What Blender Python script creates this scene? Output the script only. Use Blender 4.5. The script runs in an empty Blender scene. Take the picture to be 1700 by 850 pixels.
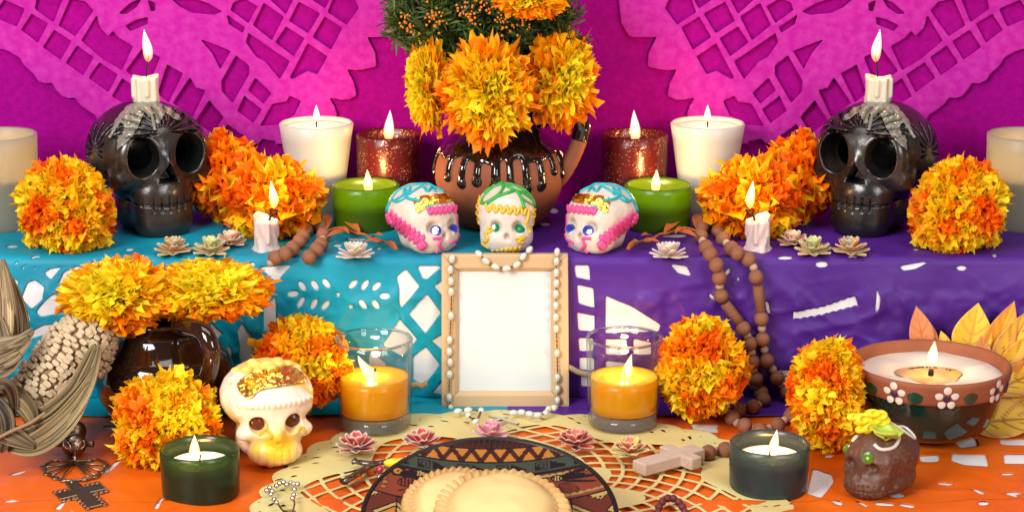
import bpy, math, random
import numpy as np
from mathutils import Vector, Matrix
from mathutils.bvhtree import BVHTree

scene = bpy.context.scene
COL = scene.collection
R = math.radians
rng = np.random.default_rng(7)
random.seed(7)

# ------------------------------------------------------------ camera, light, exposure
FPX = 3400.0            # focal length in photo pixels (photo 1700 x 850)
PITCH = R(14.2)
CAM = np.array([0.0, -1.586, 0.612])
cd = bpy.data.cameras.new("camera")
cam = bpy.data.objects.new("camera", cd)
COL.objects.link(cam)
cam.location = CAM
cam.rotation_euler = (math.pi / 2 - PITCH, 0, 0)
cd.sensor_width = 36
cd.lens = 36 * FPX / 1700
cd.clip_start = 0.05
cd.clip_end = 50
scene.camera = cam

world = bpy.data.worlds.new("World")
scene.world = world
world.use_nodes = True
world.node_tree.nodes["Background"].inputs[0].default_value = (1.0, 0.93, 0.9, 1)
world.node_tree.nodes["Background"].inputs[1].default_value = 0.11

def area(name, loc, target, sx, sy, power, col=(1, 1, 1)):
    l = bpy.data.lights.new(name, 'AREA')
    l.shape = 'RECTANGLE'; l.size = sx; l.size_y = sy; l.energy = power; l.color = col
    o = bpy.data.objects.new(name, l); COL.objects.link(o)
    o.location = loc
    o.rotation_euler = (Vector(target) - Vector(loc)).to_track_quat('-Z', 'Y').to_euler()
    return o
area('softbox_key', (-1.05, -1.25, 1.05), (0.05, .2, .08), .75, .75, 47, (1, .96, .90))
area('softbox_fill', (1.0, -1.35, .85), (0, .2, .08), .55, .7, 17, (1, .96, .92))
area('softbox_top', (0, -.1, 1.35), (0, .25, .1), 1.3, .5, 9.5, (1, .96, .92))

scene.view_settings.view_transform = 'Standard'
scene.view_settings.look = 'None'
scene.view_settings.exposure = 0.0
scene.view_settings.gamma = 1.0
scene.view_settings.use_curve_mapping = False
scene.render.engine = 'CYCLES'
scene.cycles.use_denoising = True
scene.cycles.max_bounces = 8
scene.cycles.diffuse_bounces = 3
scene.cycles.transparent_max_bounces = 20
scene.cycles.sample_clamp_indirect = 4.0
scene.cycles.caustics_reflective = False
scene.cycles.caustics_refractive = False

# ------------------------------------------------------------ geometry of the place (metres)
Z1 = 0.1396      # height of the upper step
YF = 0.27        # front face of the upper step
YW = 0.52        # back wall
cp, sp = math.cos(PITCH), math.sin(PITCH)

def ray(px, py):
    a = (px - 850.0) / FPX; b = -(py - 425.0) / FPX
    return np.array([a, cp + b * sp, -sp + b * cp])
def onZ(px, py, z=0.0):
    d = ray(px, py); return CAM + d * ((z - CAM[2]) / d[2])
def onY(px, py, Y):
    d = ray(px, py); return CAM + d * ((Y - CAM[1]) / d[1])
def mpp(p):       # metres per photo pixel at a point
    v = np.asarray(p) - CAM
    return (v[1] * cp - v[2] * sp) / FPX

# ------------------------------------------------------------ object helpers
def tag(o, label=None, cat=None, group=None, kind=None):
    if label: o['label'] = label
    if cat: o['category'] = cat
    if group: o['group'] = group
    if kind: o['kind'] = kind
    return o
def thing(name, loc, label, cat, group=None):
    o = bpy.data.objects.new(name, None); COL.objects.link(o)
    o.location = [float(v) for v in loc]; o.empty_display_size = .01
    return tag(o, label, cat, group)
def wloc(o):
    v = Vector((0, 0, 0))
    while o is not None:
        v = v + Vector(o.location); o = o.parent
    return v
def mk(name, V, F, m, parent=None, smooth=True, cols=None, kind=None, origin=None, fast=True):
    """one mesh object; V in world coordinates"""
    V = np.asarray(V, dtype=float).reshape(-1, 3)
    me = bpy.data.meshes.new(name)
    base = np.array(wloc(parent)) if parent is not None else np.zeros(3)
    off = np.zeros(3)
    if parent is None:
        off = V.mean(axis=0) if origin is None else np.asarray(origin, float)
        off[2] = V[:, 2].min() if origin is None else off[2]
    elif origin is not None:
        off = np.asarray(origin, float) - base
    V = V - base - off
    if isinstance(F, np.ndarray):
        n, k = F.shape
        me.vertices.add(len(V)); me.vertices.foreach_set('co', V.ravel())
        me.loops.add(n * k); me.loops.foreach_set('vertex_index', F.ravel().astype(np.int32))
        me.polygons.add(n); me.polygons.foreach_set('loop_start', (np.arange(n) * k).astype(np.int32))
        me.update(calc_edges=True)
    else:
        me.from_pydata(V.tolist(), [], F); me.update()
    if smooth:
        me.polygons.foreach_set('use_smooth', np.ones(len(me.polygons), dtype=bool))
    if cols is not None:
        if m.name not in ('tissue_petals',): cols = np.asarray(cols) * DIM
        at = me.color_attributes.new('Col', 'FLOAT_COLOR', 'POINT')
        c = np.ones((len(V), 4), dtype=np.float32); c[:, :3] = cols
        at.data.foreach_set('color', c.ravel())
    me.materials.append(m)
    o = bpy.data.objects.new(name, me); COL.objects.link(o)
    o.parent = parent; o.location = off.tolist()
    if kind: o['kind'] = kind
    return o
def inst(name, me, loc, parent, rot=None, scale=None):
    o = bpy.data.objects.new(name, me); COL.objects.link(o)
    o.parent = parent
    b = np.array(wloc(parent)) if parent is not None else np.zeros(3)
    o.location = (np.asarray(loc) - b).tolist()
    if rot is not None: o.rotation_mode = 'QUATERNION'; o.rotation_quaternion = rot
    if scale is not None: o.scale = scale
    return o
_mir = {}
def mirror_mesh(me):
    if me.name in _mir: return _mir[me.name]
    m2 = me.copy()
    co = np.empty(len(m2.vertices) * 3); m2.vertices.foreach_get('co', co)
    co = co.reshape(-1, 3); co[:, 0] *= -1; m2.vertices.foreach_set('co', co.ravel())
    m2.flip_normals(); m2.update()
    _mir[me.name] = m2
    return m2
def kids(o): return [c for c in bpy.data.objects if c.parent == o]
_kid = {}
def mirror(root, label=None, group=None, parent=None, first=True):
    if first:
        _kid.clear()
        for c in bpy.data.objects:
            if c.parent: _kid.setdefault(c.parent.name, []).append(c)
    o = root.copy(); COL.objects.link(o); o.parent = parent
    if root.type == 'MESH': o.data = mirror_mesh(root.data)
    o.location.x = -root.location.x
    if root.rotation_mode == 'QUATERNION':
        q = root.rotation_quaternion
        o.rotation_quaternion = (q.w, q.x, -q.y, -q.z)
    if label: o['label'] = label
    for c in _kid.get(root.name, []): mirror(c, None, None, o, False)
    return o
def join(parts):
    V = []; F = []; n = 0
    for v, f in parts:
        v = np.asarray(v).reshape(-1, 3)
        V.append(v); F += [tuple(int(i) + n for i in q) for q in f]; n += len(v)
    return np.concatenate(V), F

def lathe(prof, c=(0, 0, 0), seg=48, close=False):
    """profile [(r,z)...] revolved round vertical axis at c"""
    n = len(prof); a = np.arange(seg) * 2 * math.pi / seg
    V = np.zeros((n, seg, 3))
    for i, (r, z) in enumerate(prof):
        V[i, :, 0] = c[0] + r * np.cos(a); V[i, :, 1] = c[1] + r * np.sin(a); V[i, :, 2] = c[2] + z
    F = []
    m = n if close else n - 1
    for i in range(m):
        for j in range(seg):
            k = (j + 1) % seg; i2 = (i + 1) % n
            F.append((i * seg + j, i * seg + k, i2 * seg + k, i2 * seg + j))
    return V.reshape(-1, 3), F
def catmull(P, n=6, closed=False):
    P = np.asarray(P, float)
    if len(P) < 3 and not closed:
        return np.array([P[0] + (P[-1] - P[0]) * t for t in np.linspace(0, 1, n + 1)])
    out = []; N = len(P)
    rngi = range(N) if closed else range(N - 1)
    for i in rngi:
        if closed: p0, p1, p2, p3 = P[i - 1], P[i], P[(i + 1) % N], P[(i + 2) % N]
        else: p0, p1, p2, p3 = P[max(i - 1, 0)], P[i], P[i + 1], P[min(i + 2, N - 1)]
        for t in np.linspace(0, 1, n, endpoint=False):
            out.append(.5 * ((2 * p1) + (-p0 + p2) * t + (2 * p0 - 5 * p1 + 4 * p2 - p3) * t * t + (-p0 + 3 * p1 - 3 * p2 + p3) * t ** 3))
    if not closed: out.append(P[-1])
    return np.array(out)
def tube(P, r, seg=8, closed=False, cap=True, flat=None):
    P = np.asarray(P, float); n = len(P)
    rr = np.full(n, r, float) if np.isscalar(r) else np.asarray(r, float)
    T = np.gradient(P, axis=0)
    if closed: T = np.roll(P, -1, 0) - np.roll(P, 1, 0)
    T /= np.linalg.norm(T, axis=1)[:, None] + 1e-12
    up = np.array([0, 0, 1.0]) if abs(T[0][2]) < .9 else np.array([0, 1.0, 0])
    nrm = np.cross(T[0], up); nrm /= np.linalg.norm(nrm)
    V = []
    a = np.arange(seg) * 2 * math.pi / seg
    for i in range(n):
        nrm = nrm - T[i] * nrm.dot(T[i]); nrm /= np.linalg.norm(nrm) + 1e-12
        b = np.cross(T[i], nrm)
        V.append(P[i] + rr[i] * (np.cos(a)[:, None] * nrm + np.sin(a)[:, None] * b))
    V = np.concatenate(V); F = []
    for i in range(n if closed else n - 1):
        i2 = (i + 1) % n
        for j in range(seg):
            k = (j + 1) % seg
            F.append((i * seg + j, i * seg + k, i2 * seg + k, i2 * seg + j))
    if cap and not closed:
        F.append(tuple(range(seg - 1, -1, -1))); F.append(tuple((n - 1) * seg + j for j in range(seg)))
    return V, F
def ball(c=(0, 0, 0), r=1.0, seg=14, rings=9):
    rx = np.array([r, r, r]) if np.isscalar(r) else np.asarray(r)
    V = [[0, 0, -1]]
    for i in range(1, rings):
        ph = -math.pi / 2 + math.pi * i / rings
        for j in range(seg):
            t = 2 * math.pi * j / seg
            V.append([math.cos(ph) * math.cos(t), math.cos(ph) * math.sin(t), math.sin(ph)])
    V.append([0, 0, 1]); V = np.array(V) * rx + np.asarray(c)
    F = [(0, 1 + (j + 1) % seg, 1 + j) for j in range(seg)]
    for i in range(rings - 2):
        for j in range(seg):
            k = (j + 1) % seg; a = 1 + i * seg
            F.append((a + j, a + k, a + seg + k, a + seg + j))
    a = 1 + (rings - 2) * seg; t = len(V) - 1
    F += [(a + j, a + (j + 1) % seg, t) for j in range(seg)]
    return V, F
def boxv(lo, hi):
    x0, y0, z0 = lo; x1, y1, z1 = hi
    V = np.array([(x0, y0, z0), (x1, y0, z0), (x1, y1, z0), (x0, y1, z0), (x0, y0, z1), (x1, y0, z1), (x1, y1, z1), (x0, y1, z1)], float)
    return V, [(0, 3, 2, 1), (4, 5, 6, 7), (0, 1, 5, 4), (1, 2, 6, 5), (2, 3, 7, 6), (3, 0, 4, 7)]
def bevel(o, w, seg=2):
    m = o.modifiers.new('bevel', 'BEVEL'); m.width = w; m.segments = seg; m.limit_method = 'ANGLE'
    return o
def solid(o, t, off=0):
    m = o.modifiers.new('thickness', 'SOLIDIFY'); m.thickness = t; m.offset = off; return o

# smooth value noise in 3-D, numpy
_perm = rng.random((32, 32, 32))
def noise3(x, y, z, s=1.0):
    x = np.asarray(x, float) * s; y = np.asarray(y, float) * s; z = np.asarray(z, float) * s
    x, y, z = np.broadcast_arrays(x, y, z)
    xi = np.floor(x).astype(int); yi = np.floor(y).astype(int); zi = np.floor(z).astype(int)
    fx = x - xi; fy = y - yi; fz = z - zi
    fx = fx * fx * (3 - 2 * fx); fy = fy * fy * (3 - 2 * fy); fz = fz * fz * (3 - 2 * fz)
    r = 0
    for a in (0, 1):
        for b in (0, 1):
            for c in (0, 1):
                r = r + _perm[(xi + a) % 32, (yi + b) % 32, (zi + c) % 32] * (fx if a else 1 - fx) * (fy if b else 1 - fy) * (fz if c else 1 - fz)
    return r * 2 - 1

# ---- signed distance modelling meshed with surface nets
def smin(a, b, k):
    h = np.clip(.5 + .5 * (b - a) / k, 0, 1)
    return b + (a - b) * h - k * h * (1 - h)
def smax(a, b, k): return -smin(-a, -b, k)
def ell(x, y, z, c, r):
    a, b, d = (x - c[0]) / r[0], (y - c[1]) / r[1], (z - c[2]) / r[2]
    k0 = np.sqrt(a * a + b * b + d * d); k1 = np.sqrt((a / r[0]) ** 2 + (b / r[1]) ** 2 + (d / r[2]) ** 2) + 1e-9
    return k0 * (k0 - 1) / k1
def snet(f, lo, hi, h):
    ax = [np.arange(lo[i], hi[i] + h, h) for i in range(3)]
    X, Y, Z = np.meshgrid(*ax, indexing='ij')
    D = f(X, Y, Z).astype(float); ins = D < 0
    nx, ny, nz = D.shape
    S = np.zeros((nx - 1, ny - 1, nz - 1, 3)); N = np.zeros((nx - 1, ny - 1, nz - 1), int)
    G = (X, Y, Z); quads = []
    for a in range(3):
        s0 = [slice(None)] * 3; s1 = [slice(None)] * 3; s0[a] = slice(0, -1); s1[a] = slice(1, None)
        d0, d1 = D[tuple(s0)], D[tuple(s1)]
        cr = ins[tuple(s0)] != ins[tuple(s1)]
        idx = np.argwhere(cr); dd0 = d0[cr]; dd1 = d1[cr]; t = dd0 / (dd0 - dd1)
        P = np.stack([ax[i][idx[:, i]] for i in range(3)], 1); P[:, a] += t * h
        b, c = (a + 1) % 3, (a + 2) % 3
        for ob in (0, -1):
            for oc in (0, -1):
                q = idx.copy(); q[:, b] += ob; q[:, c] += oc
                ok = (q[:, b] >= 0) & (q[:, c] >= 0) & (q[:, 0] < nx - 1) & (q[:, 1] < ny - 1) & (q[:, 2] < nz - 1)
                np.add.at(S, tuple(q[ok].T), P[ok]); np.add.at(N, tuple(q[ok].T), 1)
        ok = (idx[:, b] > 0) & (idx[:, c] > 0) & (idx[:, b] < D.shape[b] - 1) & (idx[:, c] < D.shape[c] - 1)
        idx = idx[ok]; sg = (dd0[ok] < 0)
        qs = []
        for ob, oc in ((-1, -1), (0, -1), (0, 0), (-1, 0)):
            q = idx.copy(); q[:, b] += ob; q[:, c] += oc; qs.append(q)
        Q = np.stack(qs, 1); Q[~sg] = Q[~sg][:, ::-1]
        quads.append(Q.reshape(-1, 4, 3))
    ids = -np.ones(N.shape, int); m = N > 0; ids[m] = np.arange(m.sum())
    V = S[m] / N[m][:, None]
    Q = np.concatenate(quads); F = ids[Q[..., 0], Q[..., 1], Q[..., 2]]
    F = F[(F >= 0).all(1)]
    return V, F
def xform(V, loc, s, yaw=0, pitch=0, roll=0):
    M = np.array(Matrix.Rotation(yaw, 3, 'Z') @ Matrix.Rotation(pitch, 3, 'X') @ Matrix.Rotation(roll, 3, 'Y'))
    return (np.asarray(V) * s) @ M.T + np.asarray(loc)

# ---- sheets with real cut-outs: marching squares on a distance field
def inpoly(U, V, P):
    n = len(P); ins = np.zeros(U.shape, bool)
    for i in range(n):
        x1, y1 = P[i]; x2, y2 = P[(i + 1) % n]
        if y1 == y2: continue
        c = ((y1 > V) != (y2 > V)) & (U < (x2 - x1) * (V - y1) / (y2 - y1) + x1)
        ins ^= c
    return ins
def dpoly(U, V, P):
    """signed distance, positive inside"""
    d = np.full(U.shape, 1e9); n = len(P)
    for i in range(n):
        ax_, ay = P[i]; bx, by = P[(i + 1) % n]
        ex, ey = bx - ax_, by - ay; L = ex * ex + ey * ey + 1e-18
        t = np.clip(((U - ax_) * ex + (V - ay) * ey) / L, 0, 1)
        d = np.minimum(d, np.hypot(U - ax_ - t * ex, V - ay - t * ey))
    return np.where(inpoly(U, V, P), d, -d)
class Field:
    def __init__(s, u0, u1, v0, v1, h):
        s.u = np.arange(u0, u1 + h * .5, h); s.v = np.arange(v0, v1 + h * .5, h); s.h = h
        s.U, s.V = np.meshgrid(s.u, s.v, indexing='ij')
        s.f = np.full(s.U.shape, 1e3)
    def win(s, P, m):
        P = np.asarray(P); a = np.searchsorted(s.u, P[:, 0].min() - m); b = np.searchsorted(s.u, P[:, 0].max() + m)
        c = np.searchsorted(s.v, P[:, 1].min() - m); d = np.searchsorted(s.v, P[:, 1].max() + m)
        return slice(a, b), slice(c, d)
    def hole(s, P, smooth=0):
        if smooth: P = catmull(P, smooth, True)
        w = s.win(P, s.h * 6)
        if s.U[w].size: s.f[w] = np.minimum(s.f[w], -dpoly(s.U[w], s.V[w], P))
    def keep(s, P): s.f = np.minimum(s.f, dpoly(s.U, s.V, P))
    def add(s, P):
        w = s.win(P, s.h * 6); s.f[w] = np.maximum(s.f[w], dpoly(s.U[w], s.V[w], P))
    def mesh(s, mapf):
        f = s.f; nu, nv = f.shape
        pos = f > 0
        full = pos[:-1, :-1] & pos[1:, :-1] & pos[1:, 1:] & pos[:-1, 1:]
        anyp = pos[:-1, :-1] | pos[1:, :-1] | pos[1:, 1:] | pos[:-1, 1:]
        F = []
        gid = np.arange(nu * nv).reshape(nu, nv)
        ii, jj = np.nonzero(full)
        F = [tuple(q) for q in np.stack([gid[ii, jj], gid[ii + 1, jj], gid[ii + 1, jj + 1], gid[ii, jj + 1]], 1).tolist()]
        ex = []; cache = {}
        u, v = s.u, s.v
        for i, j in np.argwhere(anyp & ~full):
            c = ((i, j), (i + 1, j), (i + 1, j + 1), (i, j + 1)); poly = []
            for k in range(4):
                a = c[k]; b = c[(k + 1) % 4]; fa, fb = f[a], f[b]
                if fa > 0: poly.append(int(gid[a]))
                if (fa > 0) != (fb > 0):
                    key = (a, b) if a < b else (b, a)
                    if key not in cache:
                        t = fa / (fa - fb)
                        cache[key] = nu * nv + len(ex)
                        ex.append((u[a[0]] + t * (u[b[0]] - u[a[0]]), v[a[1]] + t * (v[b[1]] - v[a[1]])))
                    poly.append(cache[key])
            if len(poly) >= 3: F.append(tuple(poly))
        U = s.U.ravel(); V = s.V.ravel(); FF = f.ravel()
        if ex:
            e = np.array(ex); U = np.concatenate([U, e[:, 0]]); V = np.concatenate([V, e[:, 1]]); FF = np.concatenate([FF, np.zeros(len(e))])
        used = np.zeros(len(U), bool)
        for q in F: used[list(q)] = True
        re = -np.ones(len(U), int); re[used] = np.arange(used.sum())
        F = [tuple(re[k] for k in q) for q in F]
        F = [tuple(int(k) for k in q) for q in F]
        P = mapf(U[used], V[used], FF[used])
        return P, F

# ------------------------------------------------------------ materials
DIM = .76   # keeps matt things at real-world reflectance under this light
def mat(name, col, rough=.5, metal=0., spec=.5, var=None, bump=None, sss=0., sssr=(.01, .006, .004), trl=0., coat=0., em=None, sheen=0., attr=False, ior=None, alpha=None):
    if not attr:
        col = tuple(c * DIM for c in col)
        if var: var = (var[0], tuple(c * DIM for c in var[1])) + tuple(var[2:])
    m = bpy.data.materials.new(name); m.use_nodes = True
    nt = m.node_tree; N = nt.nodes; L = nt.links
    b = N['Principled BSDF']
    b.inputs['Base Color'].default_value = (*col, 1); b.inputs['Roughness'].default_value = rough
    b.inputs['Metallic'].default_value = metal; b.inputs['Specular IOR Level'].default_value = spec
    b.inputs['Coat Weight'].default_value = coat; b.inputs['Coat Roughness'].default_value = .05
    if sss:
        b.inputs['Subsurface Weight'].default_value = sss; b.inputs['Subsurface Radius'].default_value = (1, .6, .4)
        b.inputs['Subsurface Scale'].default_value = sssr[0]
    if em: b.inputs['Emission Color'].default_value = (*em[0], 1); b.inputs['Emission Strength'].default_value = em[1]
    tc = N.new('ShaderNodeTexCoord')
    src = None
    if attr:
        at = N.new('ShaderNodeAttribute'); at.attribute_name = 'Col'; src = at.outputs['Color']
        L.new(src, b.inputs['Base Color'])
    if var:   # (scale, colour2, lo, hi[, stretch])
        nz = N.new('ShaderNodeTexNoise'); nz.inputs['Scale'].default_value = var[0]; nz.inputs['Detail'].default_value = 5
        mp = N.new('ShaderNodeMapping'); L.new(tc.outputs['Object'], mp.inputs[0])
        if len(var) > 4: mp.inputs['Scale'].default_value = var[4]
        L.new(mp.outputs[0], nz.inputs['Vector'])
        mr = N.new('ShaderNodeMapRange'); mr.inputs[1].default_value = var[2]; mr.inputs[2].default_value = var[3]
        L.new(nz.outputs[0], mr.inputs[0])
        mx = N.new('ShaderNodeMix'); mx.data_type = 'RGBA'
        mx.inputs[6].default_value = (*col, 1)
        if src is not None: L.new(src, mx.inputs[6])
        mx.inputs[7].default_value = (*var[1], 1)
        L.new(mr.outputs[0], mx.inputs[0]); L.new(mx.outputs[2], b.inputs['Base Color']); src = mx.outputs[2]
    if bump:  # (scale, strength, distance)
        nz = N.new('ShaderNodeTexNoise'); nz.inputs['Scale'].default_value = bump[0]; nz.inputs['Detail'].default_value = 4
        mp = N.new('ShaderNodeMapping'); L.new(tc.outputs['Object'], mp.inputs[0])
        if len(bump) > 3: mp.inputs['Scale'].default_value = bump[3]
        L.new(mp.outputs[0], nz.inputs['Vector'])
        bp = N.new('ShaderNodeBump'); bp.inputs['Strength'].default_value = bump[1]; bp.inputs['Distance'].default_value = bump[2]
        L.new(nz.outputs[0], bp.inputs['Height']); L.new(bp.outputs[0], b.inputs['Normal'])
    if trl:
        t = N.new('ShaderNodeBsdfTranslucent'); t.inputs[0].default_value = (*col, 1)
        if src is not None: L.new(src, t.inputs[0])
        ms = N.new('ShaderNodeMixShader'); ms.inputs[0].default_value = trl
        L.new(b.outputs[0], ms.inputs[1]); L.new(t.outputs[0], ms.inputs[2])
        L.new(ms.outputs[0], N['Material Output'].inputs[0])
    return m
def glassmat(name, tint, rough=.03, clear=.9, diff=None, trl=.0):
    """vessel wall: fresnel gloss over a mix of straight-through, frosted and diffuse"""
    m = bpy.data.materials.new(name); m.use_nodes = True
    nt = m.node_tree; N = nt.nodes; L = nt.links; N.remove(N['Principled BSDF'])
    tr = N.new('ShaderNodeBsdfTransparent'); tr.inputs[0].default_value = (*tint, 1)
    gl = N.new('ShaderNodeBsdfGlossy'); gl.inputs['Roughness'].default_value = rough
    lw = N.new('ShaderNodeLayerWeight'); lw.inputs[0].default_value = .5
    p = N.new('ShaderNodeMath'); p.operation = 'POWER'; p.inputs[1].default_value = 4.; L.new(lw.outputs['Facing'], p.inputs[0])
    mc = N.new('ShaderNodeMix'); mc.data_type = 'RGBA'; mc.inputs[6].default_value = (*tint, 1); mc.inputs[7].default_value = (tint[0] * .42, tint[1] * .46, tint[2] * .44, 1)
    L.new(p.outputs[0], mc.inputs[0]); L.new(mc.outputs[2], tr.inputs[0])
    body = tr
    if diff:
        df = N.new('ShaderNodeBsdfDiffuse'); df.inputs[0].default_value = (*diff, 1)
        tl = N.new('ShaderNodeBsdfTranslucent'); tl.inputs[0].default_value = (*diff, 1)
        m1 = N.new('ShaderNodeMixShader'); m1.inputs[0].default_value = trl
        L.new(df.outputs[0], m1.inputs[1]); L.new(tl.outputs[0], m1.inputs[2])
        m2 = N.new('ShaderNodeMixShader'); m2.inputs[0].default_value = clear
        L.new(m1.outputs[0], m2.inputs[1]); L.new(tr.outputs[0], m2.inputs[2]); body = m2
    fr = N.new('ShaderNodeFresnel'); ge = N.new('ShaderNodeNewGeometry')
    mi = N.new('ShaderNodeMix'); mi.inputs[2].default_value = 1.42; mi.inputs[3].default_value = 1 / 1.42
    L.new(ge.outputs['Backfacing'], mi.inputs[0]); L.new(mi.outputs[0], fr.inputs[0])
    ms = N.new('ShaderNodeMixShader'); L.new(fr.outputs[0], ms.inputs[0])
    L.new(body.outputs[0], ms.inputs[1]); L.new(gl.outputs[0], ms.inputs[2])
    L.new(ms.outputs[0], N['Material Output'].inputs[0])
    return m
def flamemat(name, low, high, strength=7.0):
    m = bpy.data.materials.new(name); m.use_nodes = True
    nt = m.node_tree; N = nt.nodes; L = nt.links; N.remove(N['Principled BSDF'])
    tc = N.new('ShaderNodeTexCoord'); sx = N.new('ShaderNodeSeparateXYZ'); L.new(tc.outputs['Generated'], sx.inputs[0])
    cr = N.new('ShaderNodeValToRGB'); L.new(sx.outputs[2], cr.inputs[0])
    cr.color_ramp.elements[0].color = (*low, 1); cr.color_ramp.elements[0].position = .05
    cr.color_ramp.elements[1].color = (*high, 1); cr.color_ramp.elements[1].position = .55
    lw = N.new('ShaderNodeLayerWeight'); lw.inputs[0].default_value = .35
    mx = N.new('ShaderNodeMix'); mx.data_type = 'RGBA'; mx.inputs[7].default_value = (1.0, .42, .06, 1)
    L.new(lw.outputs['Facing'], mx.inputs[0]); L.new(cr.outputs[0], mx.inputs[6])
    em = N.new('ShaderNodeEmission'); L.new(mx.outputs[2], em.inputs[0])
    em.inputs[1].default_value = strength
    tr = N.new('ShaderNodeBsdfTransparent'); ms = N.new('ShaderNodeAddShader')
    pw = N.new('ShaderNodeMath'); pw.operation = 'SUBTRACT'; pw.inputs[0].default_value = 1.0; L.new(lw.outputs['Facing'], pw.inputs[1])
    p2 = N.new('ShaderNodeMath'); p2.operation = 'MULTIPLY'; p2.inputs[1].default_value = strength * .22; L.new(pw.outputs[0], p2.inputs[0]); L.new(p2.outputs[0], em.inputs[1])
    L.new(em.outputs[0], ms.inputs[0]); L.new(tr.outputs[0], ms.inputs[1])
    L.new(ms.outputs[0], N['Material Output'].inputs[0])
    return m

M = {}
M['wall'] = mat('magenta_felt_wall', (.34, .0006, .225), .95, spec=.1, var=(140, (.46, .001, .315), .35, .72), bump=(500, .8, .0012))
M['banner'] = mat('magenta_tissue', (.58, .016, .41), .8, spec=.1, var=(110, (.68, .05, .50), .38, .72), bump=(260, .6, .0008), trl=.1)
M['turq'] = mat('turquoise_plastic_paper', (.0, .27, .42), .52, spec=.3, var=(9, (.0, .40, .56), .35, .7), bump=(28, .22, .003))
M['purple'] = mat('purple_plastic_paper', (.070, .012, .24), .50, spec=.32, var=(7, (.105, .020, .34), .35, .7), bump=(34, .32, .0025))
M['under'] = mat('white_plastic_cloth', (.84, .85, .87), .42, bump=(420, .35, .0006), var=(30, (.74, .77, .8), .4, .7))
M['orange'] = mat('orange_plastic_paper', (.94, .17, .006), .40, spec=.4, var=(8, (.86, .115, .003), .35, .75), bump=(22, .35, .004))
M['doily'] = mat('pale_yellow_paper', (.95, .76, .30), .6, var=(11, (.84, .84, .38), .42, .68), bump=(40, .25, .002), trl=.1)
M['clay'] = mat('red_clay', (.30, .085, .035), .75, var=(40, (.38, .12, .05), .35, .7), bump=(200, .2, .0005))
M['glaze'] = mat('black_glaze', (.012, .007, .005), .06, coat=.6)
M['blackclay'] = mat('burnished_black_clay', (.008, .008, .009), .27, spec=.6, coat=.10, var=(22, (.045, .030, .022), .45, .72), bump=(130, .35, .0012))
M['under2'] = mat('white_plastic_cloth_brightened', (1.0, 1.0, 1.02), .42, bump=(420, .25, .0005))  # same white cloth, colour raised to offset the dimmer light on the table
M['browngl'] = mat('dark_brown_glaze', (.022, .008, .004), .07, coat=.4, var=(12, (.06, .018, .007), .48, .75))
M['petal'] = mat('tissue_petals', (1, .3, 0), .55, spec=.25, attr=True, trl=.42)
M['leafg'] = mat('dark_green_leaf', (.045, .10, .018), .45, attr=True, trl=.15)
M['bud'] = mat('orange_bud', (.75, .23, .01), .6)
M['wax'] = mat('white_wax', (.82, .78, .70), .4, sss=.5, sssr=(.008,), bump=(90, .2, .0006))
M['waxy'] = mat('ivory_wax', (.80, .74, .58), .3, sss=.4, sssr=(.008,), bump=(120, .3, .0006))
M['pinkwax'] = mat('pink_white_wax', (.82, .66, .62), .35, sss=.5, sssr=(.008,), bump=(90, .2, .0008))
M['cup'] = mat('white_ceramic', (.70, .67, .59), .38, sss=.15, sssr=(.006,))
M['drywax'] = mat('smeared_dull_wax', (.25, .24, .19), .2, coat=.5, bump=(150, .5, .001))
M['redglit'] = None
M['wick'] = mat('charred_wick', (.012, .008, .006), .9)
M['flame'] = flamemat('flame', (1.0, .42, .05), (1.0, .82, .40), 6.4)
M['flamer'] = flamemat('flame_over_red', (1.0, .22, .02), (1.0, .80, .60), 5.8)
M['wood'] = mat('pale_wood', (.66, .43, .22), .5, var=(30, (.76, .54, .31), .35, .7, (1, 1, .12)), bump=(200, .15, .0003))
M['paper'] = mat('white_photo_paper', (.80, .86, .86), .45)
M['pearl'] = mat('moonstone_bead', (.80, .83, .74), .15, coat=.4, sss=.3, sssr=(.003,), var=(400, (.6, .66, .55), .4, .7))
M['chain'] = mat('old_brass_chain', (.25, .17, .08), .35, metal=1)
M['silver'] = mat('silver', (.75, .73, .68), .18, metal=1)
M['pewter'] = mat('dark_pewter', (.22, .21, .20), .32, metal=1, bump=(300, .4, .0006))
M['bronze'] = mat('aged_bronze', (.36, .26, .17), .36, metal=1, bump=(400, .4, .0006))
M['sugar'] = mat('sugar_paste', (.80, .72, .64), .5, sss=.3, sssr=(.006,), var=(35, (.82, .60, .52), .45, .8), bump=(220, .35, .0008))
M['ice_pink'] = mat('pink_icing', (.86, .09, .33), .4, sss=.1, sssr=(.002,))
M['ice_blue'] = mat('turquoise_icing', (.01, .47, .55), .4)
M['ice_green'] = mat('green_icing', (.03, .42, .06), .4)
M['ice_yel'] = mat('yellow_icing', (.88, .55, .03), .4)
M['ice_white'] = mat('white_icing', (.82, .80, .70), .4)
M['gold'] = mat('gold_foil', (1.25, .86, .16), .28, metal=1, bump=(130, .6, .0015))
M['gemg'] = mat('green_gem', (.0, .22, .07), .08, spec=1, coat=1)
M['gemb'] = mat('blue_gem', (.01, .04, .42), .08, spec=1, coat=1)
M['gemy'] = mat('yellow_green_gem', (.10, .26, .01), .08, spec=1, coat=1)
M['gemhl'] = mat('gem_highlight', (.7, .8, .95), .1, spec=1, coat=1)  # pale colour of the highlight painted on the gems
M['gemk'] = mat('gem_dark', (.02, .02, .03), .1, coat=1)
M['bead'] = mat('brown_clay_bead', (.24, .085, .038), .8, var=(60, (.33, .13, .065), .35, .7), bump=(300, .3, .0005))
M['beads'] = mat('pale_clay_bead', (.55, .36, .24), .8, bump=(300, .3, .0004))
M['redbead'] = mat('dark_red_bead', (.15, .012, .018), .6, bump=(900, .5, .0004))
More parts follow.
